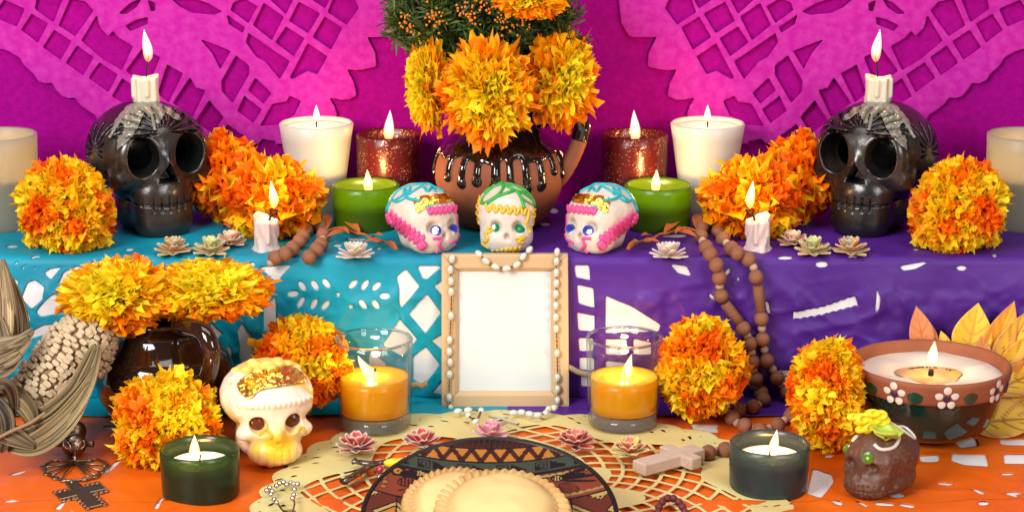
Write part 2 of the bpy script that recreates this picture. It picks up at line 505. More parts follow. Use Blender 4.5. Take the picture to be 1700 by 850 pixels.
M['choc'] = mat('chocolate', (.125, .048, .026), .5, var=(300, (.26, .13, .085), .52, .75), bump=(80, .4, .0012))
M['fond_y'] = mat('yellow_fondant', (1., .84, .02), .4, sss=.2, sssr=(.003,))
M['fond_g'] = mat('lime_fondant', (.50, .62, .06), .4, sss=.2, sssr=(.003,))
M['dough'] = mat('baked_dough', (.80, .56, .27), .6, attr=True, sss=.1, sssr=(.004,), bump=(120, .25, .0008))
M['husk'] = mat('dry_husk', (.40, .28, .12), .7, attr=True, trl=.15, bump=(60, .5, .002, (1, 1, 1)))
M['kernel'] = mat('dry_kernel', (.78, .62, .40), .5, var=(160, (.50, .34, .18), .45, .75), bump=(300, .5, .001))
M['cob'] = mat('cob_core', (.33, .22, .12), .85)
M['twine'] = mat('twine', (.42, .32, .17), .9)
M['leafo'] = mat('orange_paper_leaf', (.62, .16, .035), .6, trl=.1)
M['autumn'] = mat('painted_autumn_leaf', (.8, .5, .1), .6, attr=True, trl=.1)
M['pap'] = mat('patterned_card', (.8, .5, .4), .6, attr=True)
M['stone'] = mat('pale_clay_cross', (.66, .50, .38), .85, var=(120, (.56, .38, .28), .5, .8), bump=(400, .4, .0006))
M['hole'] = mat('dark_hollow', (.006, .005, .005), .9)
M['clear'] = glassmat('clear_glass', (.97, .98, .97), .02)
def realglass(name, col):
    m = mat(name, col, .02); b = m.node_tree.nodes['Principled BSDF']
    b.inputs['Base Color'].default_value = (*col, 1); b.inputs['Transmission Weight'].default_value = 1; b.inputs['IOR'].default_value = 1.47
    return m
M['clearbase'] = glassmat('clear_glass_base', (.95, .95, .92), .05, .72, (.50, .47, .38), .4)
M['clearrim'] = realglass('clear_glass_solid', (.97, .98, .96))
M['greenf'] = glassmat('frosted_green_glass', (.22, .40, .01), .28, .26, (.13, .27, .004), .65)
M['dkgreen'] = glassmat('smoked_green_glass', (.22, .34, .16), .22, .46, (.045, .10, .045), .6)
M['dkblue'] = glassmat('smoked_blue_grey_glass', (.28, .36, .38), .25, .46, (.08, .13, .145), .6)
M['frost'] = glassmat('frosted_ivory_glass', (.6, .58, .5), .4, .12, (.52, .52, .42), .65)
M['orangewax'] = mat('orange_wax', (1.15, .60, .010), .2, sss=.6, sssr=(.010,), trl=.4)
M['plate'] = mat('painted_plate', (.1, .1, .1), .45, attr=True, spec=.25)
M['platerim'] = mat('plate_rim', (.010, .008, .007), .4, spec=.3)
def glitter_mat():
    m = bpy.data.materials.new('red_glitter_glass'); m.use_nodes = True
    nt = m.node_tree; N = nt.nodes; L = nt.links; b = N['Principled BSDF']
    tc = N.new('ShaderNodeTexCoord')
    v = N.new('ShaderNodeTexVoronoi'); v.inputs['Scale'].default_value = 900; L.new(tc.outputs['Object'], v.inputs['Vector'])
    nz = N.new('ShaderNodeTexNoise'); nz.inputs['Scale'].default_value = 60; L.new(tc.outputs['Object'], nz.inputs['Vector'])
    sx = N.new('ShaderNodeSeparateColor'); L.new(v.outputs['Color'], sx.inputs[0])
    mu = N.new('ShaderNodeMath'); mu.operation = 'MULTIPLY_ADD'; L.new(nz.outputs[0], mu.inputs[0]); mu.inputs[1].default_value = .6; L.new(sx.outputs[0], mu.inputs[2])
    gt = N.new('ShaderNodeMath'); gt.operation = 'GREATER_THAN'; gt.inputs[1].default_value = 1.21; L.new(mu.outputs[0], gt.inputs[0])
    mx = N.new('ShaderNodeMix'); mx.data_type = 'RGBA'; mx.inputs[6].default_value = (.075, .004, .004, 1); mx.inputs[7].default_value = (.95, .45, .28, 1)
    L.new(gt.outputs[0], mx.inputs[0]); L.new(mx.outputs[2], b.inputs['Base Color'])
    b.inputs['Roughness'].default_value = .3
    L.new(gt.outputs[0], b.inputs['Metallic'])
    bp = N.new('ShaderNodeBump'); bp.inputs['Strength'].default_value = .6; bp.inputs['Distance'].default_value = .001
    L.new(sx.outputs[1], bp.inputs['Height']); L.new(bp.outputs[0], b.inputs['Normal'])
    t = N.new('ShaderNodeBsdfTranslucent'); t.inputs[0].default_value = (.75, .03, .015, 1)
    ms = N.new('ShaderNodeMixShader'); ms.inputs[0].default_value = .16
    L.new(b.outputs[0], ms.inputs[1]); L.new(t.outputs[0], ms.inputs[2]); L.new(ms.outputs[0], N['Material Output'].inputs[0])
    return m
M['redglit'] = glitter_mat()

# ================================================================ SETTING
v, f = boxv((-1.2, YW, -.05), (1.2, YW + .03, 1.0)); tag(mk('wall', v, f, M['wall'], smooth=False), kind='structure')
v, f = boxv((-1.2, -1.3, -.05), (1.2, YW, -.004)); tag(mk('table_top', v, f, M['under'], smooth=False), kind='structure')
v, f = boxv((-1.2, YF + .004, -.004), (1.2, YW, Z1 - .004)); tag(bevel(mk('step', v, f, M['under'], smooth=False), .006, 3), kind='structure')

def pixpoly(pts, fn): return [tuple(fn(x, y)) for x, y in pts]
# ---- magenta lace paper on the wall (left one traced, right one its mirror)
def wallpx(x, y): p = onY(x, y, YW - .004); return p[0], p[2]
outline = [(-160, -60), (-160, 60), (0, 81), (16, 86), (33, 96), (40, 108), (56, 122), (64, 134), (76, 139), (87, 138), (94, 150), (104, 160), (115, 164), (124, 162), (133, 174), (146, 184), (158, 191), (163, 201),
           (175, 215), (200, 230), (215, 250), (250, 262), (270, 285), (310, 300), (340, 325), (400, 335), (440, 330), (480, 300), (520, 260), (545, 222), (560, 190), (555, 176), (546, 162), (567, 166), (580, 165), (592, 159), (588, 138), (576, 115),
           (590, 117), (602, 116), (625, 111), (623, 88), (610, 62), (634, 62), (655, 61), (668, 40), (672, 10), (676, -60)]
holes = [[(7, 0), (42, 15), (28, 45), (-12, 28)], [(53, 23), (80, 40), (63, 72), (35, 50)], [(90, 50), (119, 69), (101, 100), (71, 79)],
    [(128, 76), (156, 96), (138, 126), (109, 105)], [(165, 104), (196, 124), (180, 154), (147, 130)], [(203, 130), (228, 146), (235, 165), (215, 178), (186, 160)],
    [(62, -4), (106, -4), (89, 38), (58, 15)], [(117, -2), (142, 3), (156, 18), (125, 61), (97, 43)],
    [(161, 25), (166, 46), (180, 60), (188, 52), (198, 63), (222, 77), (203, 117), (171, 99), (135, 68)],
    [(237, 80), (267, 95), (256, 122), (236, 137), (209, 118)], [(278, 107), (305, 122), (281, 170), (262, 155)],
    [(316, 128), (326, 145), (342, 150), (321, 194), (287, 171)], [(197, 23), (217, 5), (237, -3), (228, 12), (210, 24)],
    [(208, 43), (227, 33), (247, 28), (246, 40), (217, 52)], [(246, 0), (259, 5), (259, 18), (251, 19)],
    [(283, -3), (318, -3), (345, 5), (370, 20), (355, 25), (320, 22), (300, 12)], [(387, 5), (405, -3), (428, 11), (413, 39), (383, 17)],
    [(376, 24), (408, 46), (403, 55), (380, 40)], [(438, 5), (472, 28), (452, 67), (420, 42)], [(443, -5), (490, -5), (475, 24)],
    [(496, 3), (532, 23), (512, 56), (480, 35)], [(512, -4), (550, -4), (540, 15)], [(553, -4), (588, -4), (596, 14), (576, 42), (544, 21)],
    [(539, 28), (569, 46), (550, 83), (519, 62)], [(475, 44), (506, 64), (488, 94), (457, 70)],
    [(511, 72), (544, 94), (527, 124), (511, 118), (486, 132), (481, 129)], [(413, 55), (482, 102), (465, 132), (440, 102), (426, 95), (408, 70)],
    [(332, 65), (384, 85), (366, 115), (352, 88)], [(392, 92), (414, 109), (414, 124), (387, 171), (369, 152), (368, 134)],
    [(424, 129), (451, 155), (438, 173), (412, 150)], [(406, 159), (435, 182), (421, 205), (394, 184)],
    [(481, 159), (500, 168), (489, 191), (461, 208), (431, 210), (452, 173), (475, 169)], [(348, 166), (372, 194), (354, 222), (325, 201)],
    [(378, 206), (405, 226), (399, 247), (366, 226)], [(436, 231), (459, 236), (440, 273), (405, 256), (408, 243), (426, 243)]]
F_ = Field(-.62, -.09, .20, .50, .0016)
F_.keep(pixpoly(outline, wallpx))
for h in holes: F_.hole(pixpoly(h, wallpx))
def bmap(U, V, f): return np.stack([U, YW - .0035 - .0018 * (noise3(U, V, 0, 16) + 1), V], 1)
v, f = F_.mesh(bmap)
ban = solid(mk('cut_paper_banner', v, f, M['banner']), .0005)
tag(ban, 'magenta lace-cut tissue banner on the wall behind the skull above the turquoise cloth', 'paper banner', 'magenta cut paper banners on the wall')
mirror(ban, 'magenta lace-cut tissue banner on the wall behind the skull above the purple cloth')

# ---- draped cut plastic sheets over the step; s runs down from the wall over the edge and out on the table
SE = YW - .03 - YF
def drape(x, s, wav=.0035, seed=0., thick=.002):
    wav = wav * (.2 + .8 * np.clip((np.abs(np.asarray(x, float)) - .062) / .03, 0, 1))
    x = np.asarray(x, float); s = np.asarray(s, float)
    r = .008
    t1, t2 = SE - r, SE - r + r * math.pi / 2
    Y = YW - .03 - s; Zz = np.full_like(s, Z1 + thick); 
    a = np.clip((s - t1) / r, 0, math.pi / 2)
    on = s > t1
    Y = np.where(on, YF + r - thick - r * np.sin(a), Y); Zz = np.where(on, Z1 + thick - r + r * np.cos(a), Zz)
    dn = s > t2; d = s - t2
    Hf = Z1 - r
    Zz = np.where(dn, Z1 + thick - r - np.minimum(d, Hf), Zz)
    fl = np.clip(d - Hf, 0, None)
    Y = np.where(dn, YF - thick - fl, Y); Zz = np.where(dn & (fl > 0), thick * .5 + .0022, Zz)
    # folds: out from the face, small ripples on top
    face = np.clip(d / .03, 0, 1) * np.clip((Hf - d) / .03, .15, 1) * (fl <= 0)
    w = noise3(x, d * .35, seed, 22) * .6 + noise3(x, d, seed + 3, 60) * .25 + .15 * noise3(x, d, seed + 5, 130)
    n1 = noise3(x + d * .5, d * .6 - x * .3, seed + 11, 26); n2 = noise3(x - d * .7, d + x * .2, seed + 17, 48)
    w = w + .55 * ((1 - np.abs(n1)) ** 3 - .4) + .30 * ((1 - np.abs(n2)) ** 4 - .3)
    Y = Y - face * wav * 1.6 * np.clip(w + .9, -.1, 3)
    Zz = Zz + (~on) * wav * .15 * (noise3(x, s, seed + 7, 50) + .7) + (fl > 0) * wav * .4 * (noise3(x, fl, seed, 50) + .9)
    return np.stack([x, Y, Zz], 1)
def dpx(px, py):
    p = onZ(px, py, Z1 + .002)
    if p[1] >= YF: return p[0], YW - .03 - p[1]
    p = onY(px, py, YF - .002)
    if p[2] > 0: return p[0], SE + (Z1 + .002 - p[2]) - .0034
    p = onZ(px, py, 0.001); return p[0], SE + Z1 + (YF - p[1]) - .0034
def elps(cx, cy, rx, ry, rot=0, n=12):
    c, s_ = math.cos(R(rot)), math.sin(R(rot))
    return [(cx + rx * math.cos(t) * c - ry * math.sin(t) * s_, cy + rx * math.cos(t) * s_ + ry * math.sin(t) * c) for t in np.linspace(0, 2 * math.pi, n, endpoint=False)]
T = Field(-.75, .002, .0, SE + Z1 + .050, .0022)
th = [[(16, 465), (31, 463), (28, 486), (23, 480)], [(58, 464), (76, 475), (72, 495), (55, 509), (37, 493), (46, 468)], [(73, 453), (82, 446), (102, 443), (85, 463)],
      [(98, 468), (106, 451), (127, 442), (150, 446), (150, 479), (120, 485), (101, 475)], [(62, 514), (70, 503), (89, 485), (104, 490), (104, 516), (70, 522)], [(30, 510), (49, 515), (53, 529), (38, 539)],
      [(43, 562), (45, 554), (73, 536), (104, 533), (94, 547), (66, 556)], elps(27, 436, 5, 2, -40), elps(39, 443, 5, 2, -60), elps(57, 443, 3, 2), [(143, 438), (165, 432), (200, 434), (165, 444)],
      [(369, 439), (406, 444), (392, 455), (379, 448)], [(418, 451), (447, 479), (428, 498), (404, 500), (400, 465)], [(430, 443), (484, 440), (467, 458), (463, 470)], [(459, 488), (460, 523), (465, 545), (439, 547), (439, 510)],
      [(405, 531), (420, 554), (421, 575), (426, 593), (405, 601), (399, 588), (401, 570), (396, 544)], [(350, 528), (372, 549), (355, 565)], elps(383, 581, 4, 13),
      [(380, 428), (409, 426), (400, 433), (383, 433)], [(410, 434), (428, 438), (420, 442)], [(674, 446), (697, 474), (667, 509), (663, 503), (663, 478), (658, 458)], [(692, 441), (735, 441), (709, 463), (701, 461)],
      [(709, 486), (732, 518), (706, 552), (679, 519)], [(720, 474), (740, 462), (740, 498)], [(664, 527), (693, 562), (668, 590), (636, 570)], [(707, 575), (730, 604), (704, 639), (686, 628), (686, 591)],
      [(716, 564), (740, 550), (740, 586)], [(735, 630), (740, 655), (716, 651)], [(615, 580), (643, 600), (632, 622), (612, 610)], [(600, 630), (625, 640), (612, 660), (592, 650)],
      [(575, 394), (610, 396), (602, 401), (578, 400)], elps(629, 414, 5, 3), elps(560, 408, 8, 3), elps(60, 425, 8, 2), elps(215, 415, 7, 3), elps(20, 410, 10, 3), [(120, 560), (150, 570), (140, 600), (118, 590)]]
for h in th: T.hole(pixpoly(h, dpx))
for cx, cy, rot in ((487, 486, 0), (502, 474, 50), (523, 472, 50), (542, 469, 45), (586, 471, -40), (606, 472, -55), (625, 474, -40), (639, 489, 0), (500, 500, -60), (522, 503, -60), (541, 505, -50), (603, 502, 50), (624, 502, 55)):
    T.hole(pixpoly(elps(cx, cy, 10, 5, rot), dpx))
T.hole(pixpoly(elps(562, 487, 4, 4), dpx)); T.hole(pixpoly(elps(583, 506, 4, 4), dpx))
v, f = T.mesh(lambda U, V, F: drape(U, V, .0035, 1.3))
o = solid(mk('turquoise_cut_paper_cloth', v, f, M['turq']), .0005)
tag(o, 'turquoise cut plastic papel picado cloth draped over the left half of the step', 'cloth')
T = Field(-.004, .75, .0, SE + Z1 + .050, .0022)
ph = [[(953, 440), (978, 440), (980, 465), (956, 460)], [(958, 472), (985, 478), (987, 510), (960, 503)], [(958, 518), (987, 523), (987, 548), (960, 548)], [(960, 560), (985, 560), (985, 580), (962, 582)],
      [(962, 592), (986, 592), (986, 612), (962, 612)], [(964, 622), (986, 622), (986, 640), (964, 640)], [(1005, 489), (1045, 505), (1096, 537), (1092, 548), (1005, 550)], [(1005, 560), (1040, 560), (1040, 585), (1005, 585)],
      [(1050, 560), (1080, 565), (1080, 585), (1052, 585)], [(1005, 595), (1040, 600), (1040, 630), (1005, 628)], [(1112, 438), (1140, 442), (1148, 458), (1125, 453)], [(1200, 455), (1215, 440), (1212, 452), (1203, 458)],
      [(1217, 470), (1231, 450), (1226, 465)], [(1174, 483), (1186, 492), (1190, 497), (1176, 492)], [(1268, 492), (1275, 500), (1280, 520), (1272, 515)], [(1454, 475), (1459, 490), (1457, 510), (1450, 518)],
      [(1491, 442), (1548, 432), (1520, 446), (1500, 449)], [(1240, 618), (1262, 612), (1265, 640), (1243, 645)], [(1290, 610), (1330, 612), (1325, 640), (1305, 640)], elps(1596, 445, 9, 4), elps(1364, 439, 11, 5),
      elps(1303, 427, 16, 4), elps(1415, 424, 9, 3), elps(1120, 392, 22, 3), elps(1055, 399, 5, 3), elps(1520, 415, 5, 2), elps(1650, 423, 4, 2), elps(1630, 405, 4, 2), elps(1330, 372, 12, 3), elps(920, 350, 8, 5), elps(905, 372, 9, 4)]
for h in ph: T.hole(pixpoly(h, dpx))
top = [(1316, 514), (1345, 513), (1385, 500), (1418, 488)]; bot = [(1424, 506), (1380, 517), (1340, 527), (1316, 530)]
sc = []
for a, b, sg in ((top[0], top[3], -1), (bot[0], bot[3], 1)):
    for i in range(49):
        t = i / 48; x = a[0] + (b[0] - a[0]) * t; y = a[1] + (b[1] - a[1]) * t
        bow = (4 * t * (1 - t)) * (4 if sg < 0 else 2)
        sc.append((x, y + bow - sg * 2.6 * abs(math.sin(t * math.pi * 9))))
T.hole(pixpoly(sc, dpx))
v, f = T.mesh(lambda U, V, F: drape(U, V, .0035, 4.1))
o = solid(mk('purple_cut_paper_cloth', v, f, M['purple']), .0005)
tag(o, 'purple cut plastic papel picado cloth draped over the right half of the step', 'cloth')

for u0, u1, sd_ in ((-.76, 0, 1.3), (0, .76, 4.1)):
    T = Field(u0, u1, 0, SE + Z1 + .05, .006)
    v, f = T.mesh(lambda U, V, F: drape(U, V, .0035, sd_) + [0, .0010, -.0010])
    tag(mk('white_undercloth', v, f, M['under']), kind='structure')
# ---- orange sheet on the table
def fpx(x, y): p = onZ(x, y, 0); return p[0], p[1]
T = Field(-.8, .8, -.45, YF - .012, .003)
oh = [[(1526, 758), (1558, 759), (1560, 770), (1528, 770)], [(1580, 756), (1636, 758), (1641, 780), (1600, 775), (1579, 768)], [(1659, 732), (1700, 730), (1710, 741), (1661, 741)], [(1665, 758), (1715, 757), (1715, 774), (1667, 774)],
      [(1585, 737), (1620, 730), (1624, 743), (1595, 746)], [(1350, 780), (1380, 790), (1384, 802), (1363, 832), (1340, 826)], elps(1569, 806, 16, 2, 8), elps(1623, 822, 12, 3, 25), elps(1490, 825, 14, 4), elps(1468, 842, 18, 4),
      elps(1672, 793, 14, 2), elps(1505, 843, 16, 3, 10), elps(1632, 845, 10, 4), elps(1388, 842, 12, 5, 30), elps(1680, 825, 14, 3), [(161, 795), (190, 770), (207, 766), (175, 790)], [(90, 852), (105, 838), (112, 836), (100, 854)],
      [(255, 850), (266, 830), (272, 832), (262, 852)], [(1144, 705), (1194, 706), (1190, 712), (1193, 721), (1152, 719), (1149, 711)], elps(70, 740, 14, 3), elps(185, 713, 14, 3), elps(30, 790, 16, 3, -20), elps(20, 835, 14, 3),
      elps(1700, 700, 20, 4), elps(1365, 745, 9, 5), elps(1375, 762, 8, 3), elps(640, 690, 12, 4), elps(660, 675, 10, 3)]
for h in oh: T.hole(pixpoly(h, fpx))
for i in range(60):
    x, y = rng.uniform(-.55, .55), rng.uniform(-.3, .05); a = rng.uniform(0, 3.1); l = rng.uniform(.004, .011)
    if -.28 < x < .24: continue
    T.hole([(x + l * math.cos(t) * math.cos(a) - .0022 * math.sin(t) * math.sin(a), y + l * math.cos(t) * math.sin(a) + .0022 * math.sin(t) * math.cos(a)) for t in np.linspace(0, 6.28, 9)[:-1]])
def flo(U, V, F):
    rid = .0012 * (1 - np.abs(noise3(U + V * .4, V, 21, 18))) ** 4 * (V < .12) * (np.abs(U) > .1)
    z = .0006 + .0014 * (noise3(U, V, 2, 26) + 1) * (1 + .8 * (V < .0)) + .0005 * noise3(U, V * .6, 5, 90) + rid
    return np.stack([U, V, z], 1)
v, f = T.mesh(flo)
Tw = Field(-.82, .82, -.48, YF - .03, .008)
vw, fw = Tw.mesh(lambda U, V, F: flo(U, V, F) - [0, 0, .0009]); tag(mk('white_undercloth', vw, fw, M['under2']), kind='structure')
o = solid(mk('orange_cut_paper_cloth', v, f, M['orange']), .0004)
tag(o, 'orange cut plastic papel picado cloth spread flat over the lower table', 'cloth')

# ---- round yellow doily
def doily(c, R0, h, z0, pal, lab, rot=0., lat=(.088, .172)):
    T = Field(c[0] - R0 - .01, c[0] + R0 + .01, c[1] - R0 - .01, c[1] + R0 + .01, h)
    dx, dy = T.U - c[0], T.V - c[1]; r = np.hypot(dx, dy); a = np.arctan2(dy, dx) + rot
    lob = R0 * (1 - .030 * (1 - np.abs(np.sin(a * 18)))) * (1 + .035 * np.cos(4 * (a - .6)))
    f = lob - r
    # curved diamond lattice
    k = 28
    g1 = (a * k / (2 * math.pi) * 1.0 + r * 46) % 1 - .5; g2 = (a * k / (2 * math.pi) - r * 46) % 1 - .5
    cell = np.hypot(k / (2 * math.pi * np.maximum(r, .02)), 42)
    strip = np.maximum(.5 - np.abs(g1) , 0) / cell; strip2 = (.5 - np.abs(g2)) / cell
    st = .00175 - np.minimum(strip, strip2)
    band = (lat[0] + .012 * np.cos(a * 8)) ; bo = lat[1] + .015 * np.cos(a * 8 + 1)
    inb = np.minimum(r - band, bo - r)
    f = np.minimum(f, np.maximum(st, -inb))
    # little slits in the outer rings
    for rr, n, l, w in ((.206, 44, .0048, .0016), (.197, 36, .0032, .0018), (.216, 70, .0014, .0014)):
        q = (a * n / (2 * math.pi)) % 1 - .5; da = q * 2 * math.pi / n * r
        dr = r - rr * (R0 / .225) - .003 * np.sin(a * 9)
        e = np.hypot((da * .8 + dr * .6) / l, (dr * .8 - da * .6) / w) - 1
        f = np.minimum(f, e * w)
    T.f = f
    v, ff = T.mesh(lambda U, V, F: np.stack([U, V, z0 + .0012 * (noise3(U, V, 9, 30) + 1) + .0015 * np.clip(noise3(U, V, 4, 9), 0, 1)], 1))
    o = solid(mk('paper_doily', v, ff, pal), .0004); tag(o, lab, 'doily'); return o
doily((.010, .000), .228, .0016, .0038, M['doily'], 'pale yellow lace paper doily with scalloped edge under the plate and clear candle glasses')

# ================================================================ FLAMES, WICKS, CANDLES
def flame(parent, p, h, r, m='flame', light=.02, lean=0., twist=0.):
    if not lean: lean = rng.uniform(-.07, .07)
    twist = twist or rng.uniform(-.12, .12); h = h * rng.uniform(.97, 1.05)
    prof = []; n = 16
    for i in range(n + 1):
        t = i / n; prof.append((r * (math.sin(math.pi * t ** .72) ** .9) * (1 - .25 * t) * 1.15 if 0 < i < n else .00005, t * h))
    V, F = lathe(prof, (0, 0, 0), 16)
    V[:, 0] += lean * (V[:, 2] / h) ** 1.6 * h + twist * np.sin(V[:, 2] / h * 5) * r; V = V + np.asarray(p)
    mk('flame', V, F, M[m], parent)
    if light:
        l = bpy.data.lights.new('candle_light', 'POINT'); l.energy = light * 1.7; l.color = (1, .52, .17); l.shadow_soft_size = .004
        o = bpy.data.objects.new('candle_light', l); COL.objects.link(o); o.parent = parent
        o.location = (np.asarray(p) + [0, -.0, h * .55] - np.array(wloc(parent))).tolist()
def wick(parent, pts, r=.0009):
    V, F = tube(catmull(pts, 4), r, 6); mk('wick', V, F, M['wick'], parent)
def vessel(name, cx, rpx, ytop, ybase, zf, label, cat, wallm, h=.003, taper=1., base=.004, wax=None, waxm='wax', group=None, rimm=None, fl=None, light=.03, fm='flame', rbot=None, wickh=.007):
    """lathe-turned cup: cx, rpx, y of rim centre, y of front of foot in photo pixels"""
    r = rpx * .00055
    for _ in range(6):
        pf = onZ(cx, ybase, zf); Yc = pf[1] + r * taper; c = onY(cx, ytop, Yc); r = rpx * mpp(c)
    c0 = np.array([c[0], Yc, zf]); H = c[2] - zf; rb = r * taper
    root = thing(name, c0, label, cat, group)
    rr = lambda z: rb + (r - rb) * (z / H)
    ri = lambda z: rr(z) - h
    prof = [(0.0001, 0.0005), (rb - .004, .0005), (rb - .0012, .0012), (rb, .004)] + [(rr(z), z) for z in np.linspace(.008, H - h * .4, 7)] + [(rr(H) - h * .5, H)] + [(ri(z), z) for z in np.linspace(H - h * .4, base + .003, 7)] + [(ri(base) - .003, base), (0.0001, base)]
    V, F = lathe(prof, c0, 64); mk('cup_wall', V, F, M[wallm], root)
    if rimm:
        V, F = lathe([(r - h * .5 + h * .62 * math.cos(t), H + h * .55 * math.sin(t)) for t in np.linspace(0, 2 * math.pi, 9)[:-1]], c0, 64, True); mk('rim', V, F, M[rimm], root)
    if rimm:
        V, F = lathe([(0.0001, .0012), (rb - .0035, .0012), (rb - .0022, .003), (ri(base) - .0012, base - .0015), (0.0001, base - .0008)], c0, 48); mk('glass_base', V, F, M['clearbase'], root)
    zw = None
    if wax:
        zw = H * wax; rw = ri(zw) - .0006
        if waxm == 'tealight':
            rw = min(rw, r * .78)
            V, F = lathe([(0.0001, zw - .014), (rw, zw - .014), (rw, zw), (rw - .002, zw + .0006), (rw - .004, zw - .0006), (0.0001, zw - .001)], c0, 40); mk('wax', V, F, M['wax'], root)
        else:
            pr = [(0.0001, base + .0006)] + [(ri(z) - .0006, z) for z in np.linspace(base + .0006, zw, 5)] + [(rw - .0015, zw - .001), (rw * .6, zw - .0016), (0.0001, zw - .0012)]
            V, F = lathe(pr, c0, 48); mk('wax', V, F, M[waxm], root)
        t = c0 + [0, 0, zw]
        wick(root, [t + [0, -.001, -.002], t + [.0003, -.001, wickh * .5], t + [.001, -.0015, wickh]], .0008 if waxm != 'orangewax' else .0013)
    if fl:
        zz = zw if zw else H * .5
        p = onY(fl[0], fl[1], Yc); q = onY(fl[0], fl[2], Yc)
        flame(root, [p[0], Yc, p[2]], q[2] - p[2], (fl[3] if len(fl) > 3 else 8) * mpp(p), fm, light, *(fl[4:] if len(fl) > 4 else ()))
    return root, c0, H, r
def pair(root, label): return mirror(root, label, root.get('group'))

# frosted far-left glass
g = 'frosted ivory candle glasses at the ends'
a, c0, H, r = vessel('candle_glass', -6, 66, 222, 392, Z1, 'frosted ivory candle glass at the far end above the turquoise cloth', 'candle glass', 'frost', .003, .93, .014, .55, 'wax', g, None, (12, 290, 245, 8), .10)
pair(a, 'frosted ivory candle glass at the far end above the purple cloth')
g = 'white cup candles before the wall'
a, c0, H, r = vessel('cup_candle', 525, 62, 203, 362, Z1, 'tall white tapered ceramic cup candle left of the clay jar', 'candle', 'cup', .004, .64, .006, .955, 'wax', g, None, (525, 204, 174, 5.5), .05, 'flame')
pair(a, 'tall white tapered ceramic cup candle right of the clay jar')
g = 'dark red glitter votives'
a, c0, H, r = vessel('glitter_votive', 646, 55, 221, 366, Z1, 'dark red glittering glass votive close left of the clay jar', 'votive candle', 'redglit', .0035, 1., .006, .84, 'wax', g, None, (646, 238, 184, 8.5), .035, 'flamer')
pair(a, 'dark red glittering glass votive close right of the clay jar')
g = 'frosted green votives on the upper step'
a, c0, H, r = vessel('green_votive', 607, 56, 305, 393, Z1, 'frosted bright green glass votive left of the clay jar above turquoise cloth', 'votive candle', 'greenf', .004, .97, .005, .62, 'tealight', g, None, (612, 322, 283, 7.5), .20)
pair(a, 'frosted bright green glass votive right of the clay jar above purple cloth')
vessel('tealight_holder', 331, 66, 742, 846, 0, 'smoky dark green glass tealight holder on orange cloth beside the yellow-stained skull', 'tealight holder', 'dkgreen', .0035, .97, .006, .70, 'tealight', None, None, (323, 768, 722, 9), .09)
vessel('tealight_holder', 1278, 67, 733, 838, 0, 'smoky blue-grey glass tealight holder beside the brown chocolate skull', 'tealight holder', 'dkblue', .0035, .97, .006, .72, 'tealight', None, None, (1284, 758, 713, 8), .09)
g = 'clear glasses of orange wax beside the picture frame'
vessel('wax_glass', 620, 65, 563, 726, .006, 'clear drinking glass of orange wax with leaning flame, left of the picture frame', 'candle glass', 'clear', .0025, .93, .014, .58, 'orangewax', g, 'clearrim', (618, 648, 592, 13, -.30, .35), .16)
vessel('wax_glass', 1037, 64, 560, 723, .006, 'clear drinking glass of yellow-orange wax, right of the picture frame', 'candle glass', 'clear', .0025, .93, .014, .56, 'orangewax', g, 'clearrim', (1036, 640, 586, 9, .25, .15), .16)

# melted stub
def stub(cx, ybase, ytop, rpx, label, wickpts, fl, g):
    c = onZ(cx, ybase - 6, Z1); s = mpp(c); H = onY(cx, ytop, c[1])[2] - Z1; r = rpx * s
    root = thing('candle_stub', c, label, 'candle', g)
    def sd(x, y, z):
        a = np.arctan2(y, x); rr = np.hypot(x, y)
        R_ = r * (1 + .10 * np.sin(a * 3 + 1) + .06 * np.sin(a * 7 + z * 300)) + r * .45 * np.clip(1 - z / (H * .25), 0, 1) ** 2 * (1 + .4 * np.sin(a * 4 + 2))
        top = H * (1 + .14 * np.cos(a - 2.6) * (rr / r))
        d = smax(rr - R_, z - top, .001); d = np.maximum(d, -z)
        d = smax(d, -(np.sqrt(x * x + y * y + (z - H * 1.03) ** 2 * 2) - r * .75), .002)
        # drips
        for aa, l in ((.3, .5), (2.2, .8), (-1.2, .65), (-2.2, .45)):
            qx, qy = x - math.cos(aa) * r * 1.02, y - math.sin(aa) * r * 1.02
            zc = np.clip(z, H * (1 - l), H * .9); d = smin(d, np.sqrt(qx ** 2 + qy ** 2 + (z - zc) ** 2) - .0022, .002)
        return d
    V, F = snet(sd, (-r * 2, -r * 2, -.002), (r * 2, r * 2, H * 1.25), .0007)
    mk('wax', V + c, F, M['pinkwax'], root)
    wick(root, [onY(x, y, c[1]) for x, y in wickpts], .0010)
    p = onY(fl[0], fl[1], c[1]); q = onY(fl[0], fl[2], c[1])
    flame(root, p, q[2] - p[2], fl[3] * s, 'flame', .05)
    return root
a = stub(441, 424, 362, 19, 'small melted pinkish candle stub with bent wick on the turquoise cloth', [(447, 366), (450, 358), (458, 354), (461, 347)], (455, 347, 302, 7.5), 'melted candle stubs on the step edge')
pair(a, 'small melted pinkish candle stub with bent wick on the purple cloth')
